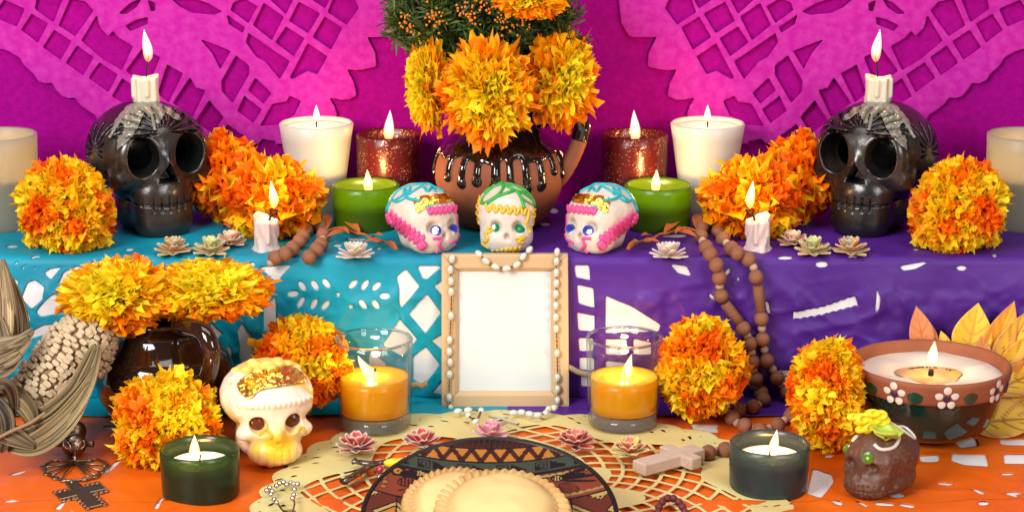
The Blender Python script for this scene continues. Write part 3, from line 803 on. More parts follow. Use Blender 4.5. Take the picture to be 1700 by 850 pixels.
# ================================================================ MARIGOLDS of tissue paper
def petals(P, D, L, W, C, curl, ragged=.12, rows=4, tipw=.55):
    """N petals: base P, direction D, length L, width W, colours C; returns V,F(array),cols"""
    N = len(P)
    D = D / np.linalg.norm(D, axis=1)[:, None]
    rnd = rng.normal(size=(N, 3)); S = np.cross(D, rnd); S /= np.linalg.norm(S, axis=1)[:, None]; K = np.cross(S, D)
    ts = np.array([0, .35, .7, 1.0])[:rows]; ws = np.array([.35, .85, 1.0, tipw])[:rows]; us = (-1, -.34, .34, 1); nc = 4
    V = np.zeros((N, len(ts), nc, 3)); CC = np.zeros((N, len(ts), nc, 3))
    bend = rng.normal(size=(N,)) * curl
    for i, (t, w) in enumerate(zip(ts, ws)):
        for j, u in enumerate(us):
            inner = abs(u) < .5
            tt = t + (rng.normal(size=N) * ragged * (.6 if inner else 1) + (.10 if inner else -.05) if i == len(ts) - 1 else 0)
            ruf = rng.normal(size=N) * W * (.0 if i == 0 else .05 + .09 * i)
            V[:, i, j] = P + D * (L * tt)[:, None] + S * (W * w * u * .5)[:, None] + K * (L * bend * t * t + W * .22 * (abs(u) - .5) + ruf)[:, None]
            CC[:, i, j] = C * (1.0 + .10 * (t - .5))
    n = len(ts) * nc; b = (np.arange(N) * n)[:, None, None]
    q = []
    for i in range(len(ts) - 1):
        for j in range(nc - 1): q.append([i * nc + j, i * nc + j + 1, i * nc + nc + j + 1, i * nc + nc + j])
    F = (b + np.array(q)[None]).reshape(-1, 4)
    return V.reshape(-1, 3), F, CC.reshape(-1, 3)
OR = np.array([1.0, .30, .002]); YE = np.array([1.0, .63, .006]); DE = np.array([1.0, .165, .002]); LY = np.array([1.0, .86, .03])
def dirs(n):
    d = rng.normal(size=(n, 3)); return d / np.linalg.norm(d, axis=1)[:, None]
def palette(t):
    """t 0 deep .. 1 bright"""
    t = np.clip(t, 0, 1)[:, None]
    c = np.where(t < .35, DE + (OR - DE) * (t / .35), np.where(t < .7, OR + (YE - OR) * ((t - .35) / .35), YE + (LY - YE) * ((t - .7) / .3)))
    return c
def pompom(cx, cy, rx, ry, zf, label, group=None, bright=.45, n=1500, Y=None, pl=.42, depth=None, name='marigold', loose=.68):
    r = ry * .00055
    for _ in range(6):
        c = onZ(cx, cy, zf + r * .94) if Y is None else onY(cx, cy, Y); r = ry * mpp(c)
    s = mpp(c); E = np.array([rx * s, (depth or (rx + ry) * .5) * s, ry * s])
    d = dirs(n); seed = rng.uniform(0, 20)
    lump = 1 + .20 * noise3(d[:, 0] + seed, d[:, 1], d[:, 2], 2.0) + .15 * noise3(d[:, 0] + seed, d[:, 1] + 3, d[:, 2], 4.5)
    base = c + d * E * .5 * lump[:, None]
    dd = d / E; dd /= np.linalg.norm(dd, axis=1)[:, None]; dd = dd + rng.normal(size=(n, 3)) * loose
    L = np.full(n, (rx + ry) * .5 * s * pl) * rng.uniform(.7, 1.25, n); W = L * rng.uniform(.5, .95, n)
    P = c + d * E * (1 - pl * .85) * lump[:, None]
    t = bright + .09 + .75 * noise3(d[:, 0] * 1.0 + seed, d[:, 1], d[:, 2] + seed, 3.4) + rng.normal(size=n) * .13
    V, F, C = petals(P, dd, L, W, palette(t), .35, .24, 4, .85)
    root = thing(name, [c[0], c[1], max(zf, c[2] - E[2])], label, 'flower', group)
    # inner fill so that no light comes through the middle
    core, cf = ball(c, E * (1 - pl) * 1.02, 20, 12)
    V[:, 2] = np.maximum(V[:, 2], zf + .0012)
    mk('petals', V, F, M['petal'], root, True, C, 'stuff')
    mk('core', core, cf, M['petal'], root, True, np.tile(DE * .8, (len(core), 1)))
    return root
def shaggy(cx, cy, rx, ry, Y, face, label, group=None, n=750, L0=.95, name='marigold', seed=None, bright=0., wid=.17):
    """open paper marigold facing 'face': layers of long pointed petals, yellow in the heart"""
    c = onY(cx, cy, Y); s = mpp(c); Rr = (rx + ry) * .5 * s; E = np.array([rx, (rx + ry) * .5, ry]) * s / Rr
    fc = np.array(face, float); fc /= np.linalg.norm(fc)
    up = np.array([0, 0, 1.0]) if abs(fc[2]) < .9 else np.array([0, 1.0, 0])
    A = np.cross(up, fc); A /= np.linalg.norm(A); B = np.cross(fc, A)
    k = np.sqrt(rng.uniform(0, 1, n)); th = k * R(105); ph = rng.uniform(0, 2 * math.pi, n)
    d = np.cos(th)[:, None] * fc + np.sin(th)[:, None] * (np.cos(ph)[:, None] * A + np.sin(ph)[:, None] * B)
    d2 = d + rng.normal(size=(n, 3)) * .34
    P = c - fc * Rr * .25 + d * Rr * (.10 + .22 * rng.random(n))[:, None]
    L = Rr * L0 * (.50 + .32 * k) * rng.uniform(.8, 1.15, n); W = Rr * wid * rng.uniform(1.1, 2.1, n)
    t = 1.36 - 1.10 * k + bright + rng.normal(size=n) * .13 + .3 * noise3(d[:, 0] + cx, d[:, 1], d[:, 2], 2.5)
    V, F, C = petals(P, d2, L * 1.05, W, palette(t), .25, .16, 4, .6)
    V = c + (V - c) * E
    root = thing(name, c - [0, 0, Rr * .8], label, 'flower', group)
    mk('petals', V, F, M['petal'], root, True, C, 'stuff')
    core, cf = ball(c - fc * Rr * .18, Rr * .38, 18, 10); mk('core', core, cf, M['petal'], root, True, np.tile(OR * .8, (len(core), 1)))
    return root
gU = 'orange tissue marigolds on the upper step'
for (args, l1, l2) in (
    ((108, 347, 74, 74, Z1, None, gU, .46, 3200, None, .22), 'round orange marigold ball before the black skull and frosted glass, turquoise side', 'round orange marigold ball before the black skull and frosted glass, purple side'),
    ((374, 295, 52, 66, Z1, None, gU, .22, 1100, .41, .42), 'deep orange shaggy marigold tucked behind the black skull, turquoise side', 'deep orange shaggy marigold tucked behind the black skull, purple side'),
    ((452, 332, 76, 60, Z1, None, gU, .38, 1500, .365, .38), 'bright orange marigold behind the melted candle stub, turquoise side', 'bright orange marigold behind the melted candle stub, purple side')):
    a = pompom(args[0], args[1], args[2], args[3], args[4], l1, *args[6:])
    pair(a, l2)
gL = 'orange tissue marigolds on the lower table'
pompom(275, 699, 82, 76, .002, 'round orange-yellow marigold ball between the brown jug and the green tealight', gL, .56, 3200, None, .23)
pompom(500, 606, 72, 74, .002, 'orange marigold ball behind the yellow-stained skull and the left clear glass', gL, .45, 2800, .20, .24)
pompom(1166, 612, 66, 76, .002, 'orange and yellow marigold ball right of the clear glass against purple cloth', gL, .50, 2900, .20, .24)
pompom(1372, 652, 54, 98, .002, 'tall column of orange marigold petals between bead string and clay bowl', gL, .50, 3600, .135, .23, 70)
gV = 'paper marigolds in the clay jar'
shaggy(703, 140, 42, 78, .372, (-.75, -.6, .1), 'narrow yellow-orange marigold on the left side of the clay jar bouquet', gV, 1000, .8, bright=.12, wid=.16)
shaggy(811, 156, 68, 76, .325, (.05, -1, .05), 'large central marigold with bright yellow heart in the clay jar bouquet', gV, 1200, .95, wid=.17)
shaggy(938, 132, 57, 76, .37, (.45, -.8, .15), 'orange marigold on the right of the clay jar bouquet, beside the handle', gV, 1100, .9, wid=.15)
shaggy(880, -4, 52, 34, .345, (.1, -.6, .6), 'topmost marigold above the green foliage, cut off by the top of the picture', gV, 350)
gJ = 'paper marigolds in the brown jug'
shaggy(188, 487, 80, 50, .155, (-.15, -.75, .6), 'spiky yellow-hearted marigold on the left of the brown jug mouth', gJ, 1000, 1.05, bright=.1, wid=.19)
shaggy(346, 478, 82, 42, .165, (.1, -.7, .65), 'spiky yellow-hearted marigold on the right of the brown jug mouth', gJ, 1000, 1.05, bright=.13, wid=.19)

# ================================================================ CLAY JAR with dripping glaze
cJ = np.array([onY(829, 300, .405)[0], .405, Z1]); sJ = mpp(cJ + [0, 0, .05])
jp = [(38, 0), (60, 3), (82, 22), (98, 50), (106, 78), (107, 100), (101, 122), (86, 142), (66, 158), (54, 172), (50, 184), (53, 198), (60, 210)]
cz = np.array([p[1] for p in jp]) * sJ; crr = np.array([p[0] for p in jp]) * sJ
hz = np.linspace(0, cz[-1], 60)
def jr(z): return np.interp(z, fz, fr)
fine = catmull(np.stack([crr, cz], 1), 6); fz, fr = fine[:, 1], fine[:, 0]
root = thing('clay_jar', cJ, 'large red clay jar with black dripping glaze and loop handle holding the bouquet', 'jar')
prof = [(.0001, .001)] + [(a, b) for a, b in fine] + [(a - .004, b) for a, b in fine[::-1][:50]] + [(.0001, fine[-50][1])]
V, F = lathe(prof, cJ, 96); mk('jar_body', V, F, M['clay'], root)
T = Field(0, 2 * math.pi, .03, cz[-1], .0014 * 8)
T = Field(-math.pi, math.pi + .012, cz[-1] * .35, cz[-1] + .002, .0011)
T.u = np.linspace(-math.pi, math.pi, 640); T.v = np.linspace(cz[-1] * .36, cz[-1], 110); T.U, T.V = np.meshgrid(T.u, T.v, indexing='ij')
Rm = 105 * sJ; zg = 128 * sJ
X = T.U * Rm; f = (T.V - zg) - .002 * np.sin(T.U * 7) - .001 * np.sin(T.U * 19 + 1)
drips = [(-1.18, 28, 4.6), (-.92, 52, 5), (-.62, 62, 5.4), (-.38, 48, 5.4), (-.12, 34, 4), (.06, 70, 7.2), (.26, 50, 4.8), (.45, 72, 6), (.64, 62, 6.4), (.80, 40, 5), (.98, 58, 6), (1.25, 50, 6)]
drips = [(-.89, 52, 5.6), (-.60, 62, 6), (-.34, 54, 6), (-.05, 68, 7), (.17, 60, 5.5), (.43, 72, 6.4), (.70, 70, 6.6), (1.0, 40, 6), (1.3, 55, 7)] + [(a, rng.uniform(25, 65), rng.uniform(4, 7)) for a in np.arange(1.5, 3.1, .26)] + [(-a, rng.uniform(25, 65), rng.uniform(4, 7)) for a in np.arange(1.45, 3.1, .26)]
for a, l, w in drips:
    zt = zg; zb = zg - l * .72 * sJ + w * sJ
    zc = np.clip(T.V, zb, zt + .01); d = w * 1.05 * sJ * (1 + .35 * (T.V < zb + w * sJ)) - np.hypot(X - a * Rm, T.V - zc)
    k = .004; h = np.clip(.5 + .5 * (d - f) / k, 0, 1); f = f + (d - f) * h + k * h * (1 - h)
T.f = f
def gmap(U, V, F):
    t = .0004 + .0026 * np.sqrt(np.clip(F / .0035, 0, 1)) + .0003 * noise3(U * 3, V * 100, 0, 2)
    r = jr(V) + t; a = U - math.pi / 2
    return np.stack([cJ[0] + r * np.cos(a), cJ[1] + r * np.sin(a), cJ[2] + V], 1)
V, F = T.mesh(gmap); mk('drip_glaze', V, F, M['glaze'], root)
hp = [(895, 205), (925, 190), (952, 192), (966, 208), (962, 232), (950, 262), (934, 290), (915, 312)]
hp = [onY(x, y, .405 - .012) for x, y in hp]; hp[0][1] = .405; hp[-1][1] = .40
V, F = tube(catmull(hp, 8), 13 * sJ, 14); V = np.array(V); mk('handle', V, F, M['clay'], root)
V, F = tube(catmull(hp[:5], 8), 14.2 * sJ, 14); mk('handle_glaze', V, F, M['glaze'], root)

# green foliage
def foliage():
    root = thing('foliage_bunch', cJ + [0, 0, cz[-1] * .8], 'bunch of dark green leafy stems with small orange buds standing in the clay jar', 'foliage')
    PV, PD, PL, PW, PC = [], [], [], [], []; stems = []; buds = []; st = cJ + [0, 0, cz[-1] * .9]
    tips = []
    for i in range(150):
        tx = rng.uniform(648, 962); ty = rng.uniform(-70, 80) if i % 3 else rng.uniform(-20, 90)
        if tx < 675 and ty > 60: ty -= 40
        if abs(tx - 640) < 60 or tx > 930: ty = min(ty, 70)
        tips.append(onY(tx, ty, rng.uniform(.37, .47)))
    for tp in tips:
        mid = (st + tp) / 2 + [(tp[0] - st[0]) * .12, 0, .01]; C = catmull([st, mid, tp], 7)
        stems.append(tube(C, .0009, 5))
        for k in range(5, len(C)):
            p = C[k]; ax = C[k] - C[k - 1]; ax /= np.linalg.norm(ax)
            for q in range(8):
                d = ax * .8 + rng.normal(size=3) * .65
                PV.append(p + rng.normal(size=3) * .0015); PD.append(d); PL.append(rng.uniform(.007, .017)); PW.append(rng.uniform(.0014, .0028))
                PC.append(np.array([.06, .125, .022]) * rng.uniform(.35, 1.6) + np.array([.03, .02, 0]) * rng.random())
        if rng.random() < .05:
            for b in range(10):
                bp_ = tp + rng.normal(size=3) * .0055 + [0, -.004, .0]; buds.append(ball(bp_, rng.uniform(.0008, .0014), 6, 4))
    for (bx, by) in ((762, 14), (784, 22), (780, 30), (830, 35), (840, 25), (815, 12), (870, 34), (712, 30), (722, 22), (726, 44), (845, 50), (683, 50), (668, 34), (800, 6)):
        bp0 = onY(bx, by, .355)
        for b in range(11): buds.append(ball(bp0 + rng.normal(size=3) * [.004, .004, .004], rng.uniform(.0009, .0015), 6, 4))
    V, F, C = petals(np.array(PV), np.array(PD), np.array(PL), np.array(PW), np.array(PC), .3, .02, 4)
    V[:, 1] = np.minimum(V[:, 1], YW - .012)
    mk('leaves', V, F, M['leafg'], root, False, C, 'stuff')
    V, F = join(stems); V[:, 1] = np.minimum(V[:, 1], YW - .012); mk('stems', V, F, M['leafg'], root, True, np.tile([.05, .06, .015], (len(V), 1)), 'stuff')
    V, F = join(buds); mk('buds', V, F, M['bud'], root, True, None, 'stuff')
foliage()

# ================================================================ SKULLS
def bvh_of(o):
    me = o.data; n = len(me.vertices); co = np.empty(n * 3); me.vertices.foreach_get('co', co); co = co.reshape(-1, 3) + np.array(wloc(o))
    return BVHTree.FromPolygons([tuple(c) for c in co], [tuple(p.vertices) for p in me.polygons])
def hit(bv, x, y):
    d = Vector(ray(x, y)).normalized(); r = bv.ray_cast(Vector(CAM), d)
    if r[0] is None:
        q = Vector(onY(x, y, bv_mid)); r = bv.find_nearest(q)
        return np.array(r[0]), np.array(r[1])
    n = np.array(r[1]); 
    return np.array(r[0]), n
bv_mid = .3
M['gemghl'] = mat('green_gem_highlight', (.05, .5, .22), .1, spec=1, coat=1)
M['gemyhl'] = mat('yellow_gem_highlight', (.6, .8, .2), .1, spec=1, coat=1)
def ice(bv, pts, w, m, root, name='icing_line', n=5, lift=.25):
    P = []
    for x, y in catmull(pts, n):
        p, nn = hit(bv, x, y); P.append(p + nn * w * lift)
    P = np.array(P)
    for _ in range(1): P[1:-1] = (P[:-2] + P[1:-1] * 2 + P[2:]) / 4
    V, F = tube(P, w, 7); mk(name, V, F, M[m], root)
def gem(bv, x, y, r, m, root, core=None):
    p, n = hit(bv, x, y); n = n / np.linalg.norm(n); n = n * .6 + np.array([0, -.4, 0]) ; n /= np.linalg.norm(n)
    prof = [(r, 0), (r, r * .15), (r * .62, r * .42), (.0001, r * .45)]
    V, F = lathe(prof, (0, 0, 0), 12)
    q = np.array(Vector((0, 0, 1)).rotation_difference(Vector(n)).to_matrix())
    g_ = mk('eye_gem', V @ q.T + p + n * r * .1, F, M[m], root, False)
    if core:  # paler disc on top stands in for the gem's highlight
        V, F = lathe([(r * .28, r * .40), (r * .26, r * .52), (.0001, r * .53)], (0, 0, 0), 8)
        mk('gem_highlight', V @ q.T + p + n * r * .1, F, M[core], g_, False)
def patch(bv, poly, h, m, root, name, off=.0008, crinkle=.0008, smooth=2):
    poly = catmull(poly, 4, True); P = np.array(poly); T = Field(P[:, 0].min() - 2, P[:, 0].max() + 2, P[:, 1].min() - 2, P[:, 1].max() + 2, h)
    T.keep(P)
    def mp(U, V, F):
        out = []
        for a, b in zip(U, V):
            p, n = hit(bv, a, b); out.append(p + n * (off + crinkle * noise3(a, b, 3, .22) + crinkle * .6 * noise3(a, b, 7, .5)))
        return np.array(out)
    V, F = T.mesh(mp); F = [q[::-1] for q in F]
    return solid(mk(name, V, F, M[m], root, True), .0004)

def sd_black(x, y, z):
    ax = np.abs(x)
    d = ell(x, y, z, (0, .05, .63), (.46, .47, .39))
    d = smin(d, ell(x, y, z, (0, -.18, .69), (.41, .27, .26)), .14)
    d = smin(d, ell(ax, y, z, (.31, -.29, .49), (.11, .13, .11)), .05)
    d = smin(d, ell(x, y, z, (0, -.31, .33), (.25, .20, .23)), .09)
    d = smin(d, ell(x, y, z, (0, -.32, .12), (.235, .20, .17)), .10)
    d = smin(d, ell(x, y, z, (0, .0, .17), (.27, .36, .20)), .08)
    d = smin(d, ell(ax, y, z, (.195, -.37, .65), (.18, .09, .20)), .05)
    d = smin(d, ell(x, y, z, (0, -.45, .56), (.055, .06, .11)), .05)
    d = smax(d, -ell(ax, y, z, (.192, -.48, .655), (.122, .34, .158)), .018)
    tri = np.maximum(ax * 1.0 - .082 + (z - .445) * .50, .445 - z)
    d = smax(d, -np.maximum(tri, y + .30), .01)
    d = np.maximum(d, -ell(x, y, z, (0, .06, .64), (.33, .40, .26)))
    d = smax(d, -z, .01)
    shell = -(d + .022)
    zm = z - .27 - .25 * x * x
    d = np.maximum(d, -np.maximum(np.maximum(np.abs(zm) - .007, np.maximum(ax - .24, y + .1)), shell))
    for i in range(-2, 3):
        gx = np.abs(x - i * .062 + .01) - .0055 - .0; g = np.maximum(gx, np.maximum(np.abs(zm - (.03 if i % 2 else .038)) - .032, y + .1))
        g2 = np.maximum(gx, np.maximum(np.abs(zm + .028) - .024, y + .1))
        d = np.maximum(d, -np.maximum(np.minimum(g, g2), -(d + .014)))
    # carved fans of petals
    lon = np.arctan2(x, -(y - .10)); lat = np.arctan2(z - .63, np.hypot(x, y - .10) * .8)
    cut = np.full(x.shape, 9.)
    for l0, t0, n, r0, r1, a0, a1 in ((0, .46, 11, .10, .62, -100, 100), (1.2, .12, 9, .1, .62, -110, 110), (-1.2, .12, 9, .1, .62, -110, 110), (2.4, .1, 7, .1, .5, -90, 90), (-2.4, .1, 7, .1, .5, -90, 90), (.95, -.55, 5, .05, .34, -80, 80), (-.95, -.55, 5, .05, .34, -80, 80)):
        u = (lon - l0) * np.cos(np.clip(lat, -1.2, 1.2)); w = lat - t0; rr = np.hypot(u, w); aa = np.degrees(np.arctan2(u, w))
        for k in range(n):
            ak = a0 + (a1 - a0) * k / (n - 1); da = np.radians(aa - ak)
            al = rr * np.cos(da); ac = np.abs(rr * np.sin(da)); tt = (al - r0) / (r1 - r0)
            e = ac - .058 * np.clip(tt, 0, 1) ** .8 * np.sqrt(np.clip(1 - (np.clip(tt, 0, 1)) ** 4, 0, 1)) - .004
            e = np.maximum(e, np.maximum(r0 - al, al - r1)); cut = np.minimum(cut, e)
    cut = np.where((np.abs(lon) < .75) & (lat < .30), 1., cut)
    cut = np.where((ax < .44) & (y < -.2) & (z < .80), 1., cut)
    return np.maximum(d, -np.maximum(cut * .4, -(d + .03)))
V, F = snet(sd_black, (-.5, -.62, -.03), (.5, .68, 1.06), .0092)
c = onZ(243, 372, Z1); c[1] = .392; c[0] = onY(248, 372, .392)[0]
top = onY(243, 170, .40)[2] - Z1
S_ = top * 1.0
root = thing('black_clay_skull', c, 'burnished black clay skull with carved petals, standing on the turquoise cloth', 'skull', 'black clay skulls with candles')
bs = mk('skull_body', xform(V * [1.0, .90, 1], c, S_, R(33)), F, M['blackclay'], root)
pair(root, 'burnished black clay skull with carved petals, standing on the purple cloth')
# candle melted on the skull
def skullcandle():
    b = onY(243, 178, .395); s = mpp(b); H = onY(243, 127, .395)[2] - b[2]; r = 22 * s
    root = thing('melted_candle', b, 'short ivory candle melted on top of the black skull, above the turquoise cloth', 'candle', 'candles melted onto the black skulls')
    bv = bvh_of(bs)
    rr_ = np.random.default_rng(5)
    dr = []
    for k, (x, y) in enumerate([(205, 205), (218, 230), (190, 215), (232, 200), (247, 195), (262, 190), (205, 190), (280, 185), (255, 205), (215, 198), (196, 235), (290, 195), (223, 218)]):
        dr.append(hit(bv, x, y)[0] - b)
    def sd(x, y, z):
        a = np.arctan2(y, x); q = np.hypot(x, y)
        R_ = r * (1 + .035 * np.sin(a * 3 + z * 220) + .02 * np.sin(a * 5 - z * 160))
        d = smax(q - R_, z - H * (1 + .07 * np.sin(a * 2 + 1) * (q / r)), .002); d = smax(d, -(z + .006), .002)
        d = smax(d, -(np.sqrt(x * x + y * y + (z - H) ** 2 * 1.5) - r * .62), .002)
        d = smin(d, np.sqrt((x) ** 2 * .35 + (y) ** 2 * .35 + (z + .003) ** 2 * 3.5) - r * .95, .005)
        for aa, l in ((-1.9, .8), (-1.3, .55), (-.7, .75), (-2.5, .6)):
            zc = np.clip(z, H * (1 - l), H * .92); d = smin(d, np.sqrt((x - math.cos(aa) * r) ** 2 + (y - math.sin(aa) * r) ** 2 + (z - zc) ** 2) - .0022, .002)
        return d
    def sdd(x, y, z):
        d = np.sqrt((x) ** 2 * .22 + (y) ** 2 * .22 + (z + .006) ** 2 * 3.5) - r * .82
        d = d + .0012 * noise3(x, y, z, 300)
        for i, p in enumerate(dr):
            if i % 2: continue
            t = np.clip((x * p[0] + y * p[1] + z * p[2]) / p.dot(p), .3, .85 + .3 * (i % 3) / 2)
            bow = np.linalg.norm(p) * .16 * np.sin(np.pi * t)
            w = .0008 + .0005 * (i % 3)
            d = smin(d, np.sqrt((x - p[0] * t) ** 2 + (y - p[1] * t) ** 2 + (z - p[2] * t - bow) ** 2) - w, .003)
        return d
    V, F = snet(sdd, (-.05, -.06, -.05), (.05, .035, .012), .0009)
    mk('wax_drips', V + b, F, M['drywax'], root)
    V, F = snet(sd, (-.035, -.045, -.035), (.035, .02, H * 1.15), .0008)
    mk('wax', V + b, F, M['waxy'], root)
    global bv_mid
    bv_mid = .39
    patch(bv, [(215, 176), (240, 171), (270, 176), (290, 186), (300, 202), (286, 197), (274, 189), (264, 207), (256, 190), (248, 197), (240, 189), (232, 207), (222, 223), (214, 234), (203, 243), (195, 249), (199, 231), (207, 213), (201, 206), (191, 219), (185, 223), (189, 206), (202, 189)], 1.3, 'drywax', root, 'wax_smear', .0012, .0011)
    wick(root, [onY(243, 128, .395), onY(244, 110, .395), onY(247, 92, .395)], .0008)
    p = onY(246, 104, .395); q = onY(247, 48, .395)
    flame(root, p, q[2] - p[2], 8 * s, 'flamer', .06)
    return root
a = skullcandle(); pair(a, 'short ivory candle melted on top of the black skull, above the purple cloth')

def sd_sugar(x, y, z):
    ax = np.abs(x)
    d = ell(x, y, z, (0, .10, .58), (.48, .56, .43))
    d = smin(d, ell(x, y, z, (0, -.20, .52), (.44, .28, .36)), .12)
    d = smin(d, ell(x, y, z, (0, -.25, .22), (.43, .30, .28)), .14)
    d = smin(d, ell(x, y, z, (0, .06, .16), (.33, .38, .22)), .12)
    d = smax(d, -ell(ax, y, z, (.19, -.54, .43), (.105, .17, .105)), .05)
    d = smax(d, -ell(x, y, z, (0, -.56, .28), (.045, .12, .05)), .05)
    d = smax(d, -z, .03)
    return d + .006 * noise3(x, y, z, 14)
SV, SF = snet(sd_sugar, (-.55, -.6, -.03), (.55, .75, 1.08), .014)
gS = 'sugar skulls on the step behind the picture frame'
def sugar(cx, cyb, Y, hpx, yaw, label, m='sugar'):
    c = onY(cx, cyb, Y); c[2] = Z1 + .002; s = (onY(cx, cyb - hpx, Y + .01)[2] - c[2])
    root = thing('sugar_skull', c, label, 'sugar skull', gS)
    b = mk('skull_body', xform(SV, c, s * .99, yaw), SF, M[m], root)
    return root, bvh_of(b), c, s
def zig(x0, y0, x1, y1, amp, n):
    out = []
    dx, dy = x1 - x0, y1 - y0; L = math.hypot(dx, dy); nx, ny = -dy / L, dx / L
    for i in range(n + 1):
        t = i / n; q = amp * (1 if i % 2 else -1); out.append((x0 + dx * t + nx * q, y0 + dy * t + ny * q))
    return out
def pixc(x, y): return (620 + x / 3.696, 280 + y / 3.696)   # crop coordinates of the close study of the skulls
root, bv, c, s = sugar(704, 429, .304, 126, R(40), 'white sugar skull with pink icing and blue gem eyes, leftmost behind the frame')
bv_mid = c[1]
def IC(pts, w, m, n=5): ice(bv, [pixc(*p) for p in pts], w, m, root, n=n)
IC([(85, 265), (95, 225), (140, 150), (200, 115), (270, 100), (350, 100), (410, 120), (425, 145)], .0017, 'ice_blue')
IC([(130, 200), (200, 150), (230, 120), (200, 175), (150, 205), (120, 195)], .0014, 'ice_blue')
IC([(195, 130), (190, 165), (230, 190), (290, 195)], .0016, 'ice_blue'); IC([(220, 160), (300, 110), (330, 145), (360, 115), (380, 145)], .0014, 'ice_blue')
IC([pt for pt in zig(95, 290, 300, 450, 38, 15)], .0019, 'ice_pink', 5)
IC(zig(85, 290, 110, 330, 14, 4), .0028, 'ice_pink'); IC(zig(285, 480, 310, 460, 14, 5), .003, 'ice_pink')
IC(zig(335, 262, 508, 245, 20, 12), .0019, 'ice_pink', 5)
IC([(365, 430), (415, 430), (400, 470), (425, 495)], .0016, 'ice_pink'); IC([(470, 455), (520, 435), (545, 430), (520, 410), (545, 400)], .0015, 'ice_pink')
IC([(385, 505), (410, 530)], .0018, 'ice_pink'); IC([(455, 520), (480, 515), (510, 520), (540, 500)], .0022, 'ice_pink'); IC([(515, 280), (530, 330), (535, 380)], .0011, 'ice_pink')
patch(bv, [pixc(*p) for p in [(245, 190), (330, 165), (450, 160), (478, 205), (330, 228), (320, 245), (270, 275), (258, 230)]], 1.2, 'gold', root, 'gold_foil')
patch(bv, [pixc(*p) for p in [(328, 225), (345, 222), (350, 238), (335, 242)]], 1., 'ice_blue', root, 'icing_dot')
gem(bv, *pixc(384, 383), .0054, 'gemb', root, 'gemhl'); gem(bv, *pixc(492, 370), .0046, 'gemb', root)
pair(root, 'white sugar skull with pink icing and blue gem eyes, rightmost behind the frame')
root, bv, c, s = sugar(840, 424, .310, 121, R(2), 'sugar skull with yellow and green icing and green gem eyes, in the middle')
# slimmer, so squeeze in width
b = kids(root)[0]; co = np.empty(len(b.data.vertices) * 3); b.data.vertices.foreach_get('co', co); co = co.reshape(-1, 3); co[:, 0] *= .97; b.data.vertices.foreach_set('co', co.ravel()); b.data.update(); bv = bvh_of(b)
bv_mid = c[1]
IC([(670, 140), (740, 90), (830, 85), (930, 110), (985, 165), (1000, 225)], .0017, 'ice_green')
IC([(665, 215), (680, 170), (760, 100), (800, 95), (780, 150), (700, 205), (665, 215)], .0015, 'ice_green')
IC([(700, 215), (760, 175), (830, 150), (880, 140), (960, 180), (1000, 225)], .0017, 'ice_green'); IC([(790, 100), (880, 145), (910, 200), (925, 245)], .0017, 'ice_green'); IC([(880, 145), (940, 150), (1000, 200), (985, 230), (900, 180)], .0014, 'ice_green')
IC(zig(690, 240, 960, 265, 24, 13), .0016, 'ice_yel', 5); IC([(950, 265), (945, 310), (935, 330), (955, 370), (960, 395)], .0015, 'ice_yel')
IC(zig(640, 170, 640, 400, 14, 11), .0015, 'ice_yel', 4); IC([(640, 390), (650, 440), (685, 470), (710, 485)], .0015, 'ice_yel'); IC([(720, 385), (690, 400), (705, 430), (680, 450)], .0016, 'ice_yel')
IC(zig(985, 250, 990, 470, 14, 12), .0015, 'ice_yel', 4); IC([(870, 430), (935, 420), (885, 445), (920, 455)], .0015, 'ice_yel'); IC(zig(735, 515, 900, 490, 16, 12), .0015, 'ice_yel', 4)
gem(bv, *pixc(750, 365), .0056, 'gemg', root, 'gemghl'); gem(bv, *pixc(895, 375), .0056, 'gemg', root, 'gemghl')
IC([(700, 372), (715, 362), (728, 375), (715, 388), (700, 378)], .0014, 'ice_yel')

# wax skull with gold foil, front left
def sd_wax(x, y, z):
    ax = np.abs(x)
    d = ell(x, y, z, (0, .10, .63), (.44, .50, .37))
    d = smin(d, ell(x, y, z, (0, -.22, .62), (.38, .24, .21)), .08)
    d = smin(d, ell(x, y, z, (0, -.29, .70), (.35, .17, .07)), .04)
    d = smin(d, ell(x, y, z, (0, -.28, .40), (.28, .22, .22)), .08)
    d = smin(d, ell(ax, y, z, (.26, -.30, .36), (.10, .11, .08)), .06)
    d = smin(d, ell(x, y, z, (0, -.33, .15), (.26, .20, .17)), .07)
    d = smin(d, ell(x, y, z, (0, .05, .20), (.32, .36, .24)), .08)
    d = smin(d, ell(x, y, z, (0, -.48, .36), (.06, .08, .11)), .05)
    d = smax(d, -ell(x, y, z, (0, -.61, .28), (.045, .10, .045)), .02)
    d = smax(d, -ell(ax, y, z, (.17, -.52, .475), (.092, .27, .098)), .018)
    d = smax(d, -ell(ax, y, z, (.15, -.52, .45), (.075, .24, .088)), .018)
    d = d + np.where((y < -.3) & (z < .20), .010 * np.clip(1 - np.abs((x * 13) % 1 - .5) / 13 / .014, 0, 1), 0)
    fr = np.abs(np.sin(x * 62)) * .013
    fringe = np.maximum(np.abs(z - .69) - .05, y + .15)
    d = d - np.where(fringe < 0, fr, 0) * np.clip(-fringe / .03, 0, 1)
    for (bx, by, bz) in ((-.2, -.05, .97), (-.1, -.16, .97), (0, .0, 1.), (.1, -.05, 1.), (-.28, .06, .93), (.2, .02, .97), (.02, -.12, .99), (-.12, .08, 1.), (.28, .05, .92), (-.33, -.05, .87), (.12, .12, .98), (-.2, -.2, .93)):
        d = smin(d, ell(x, y, z, (bx, by, bz), (.055, .055, .04)), .02)
    d = smax(d, -z, .02)
    return d + .006 * noise3(x, y, z, 16)
V, F = snet(sd_wax, (-.55, -.62, -.03), (.55, .72, 1.10), .0125)
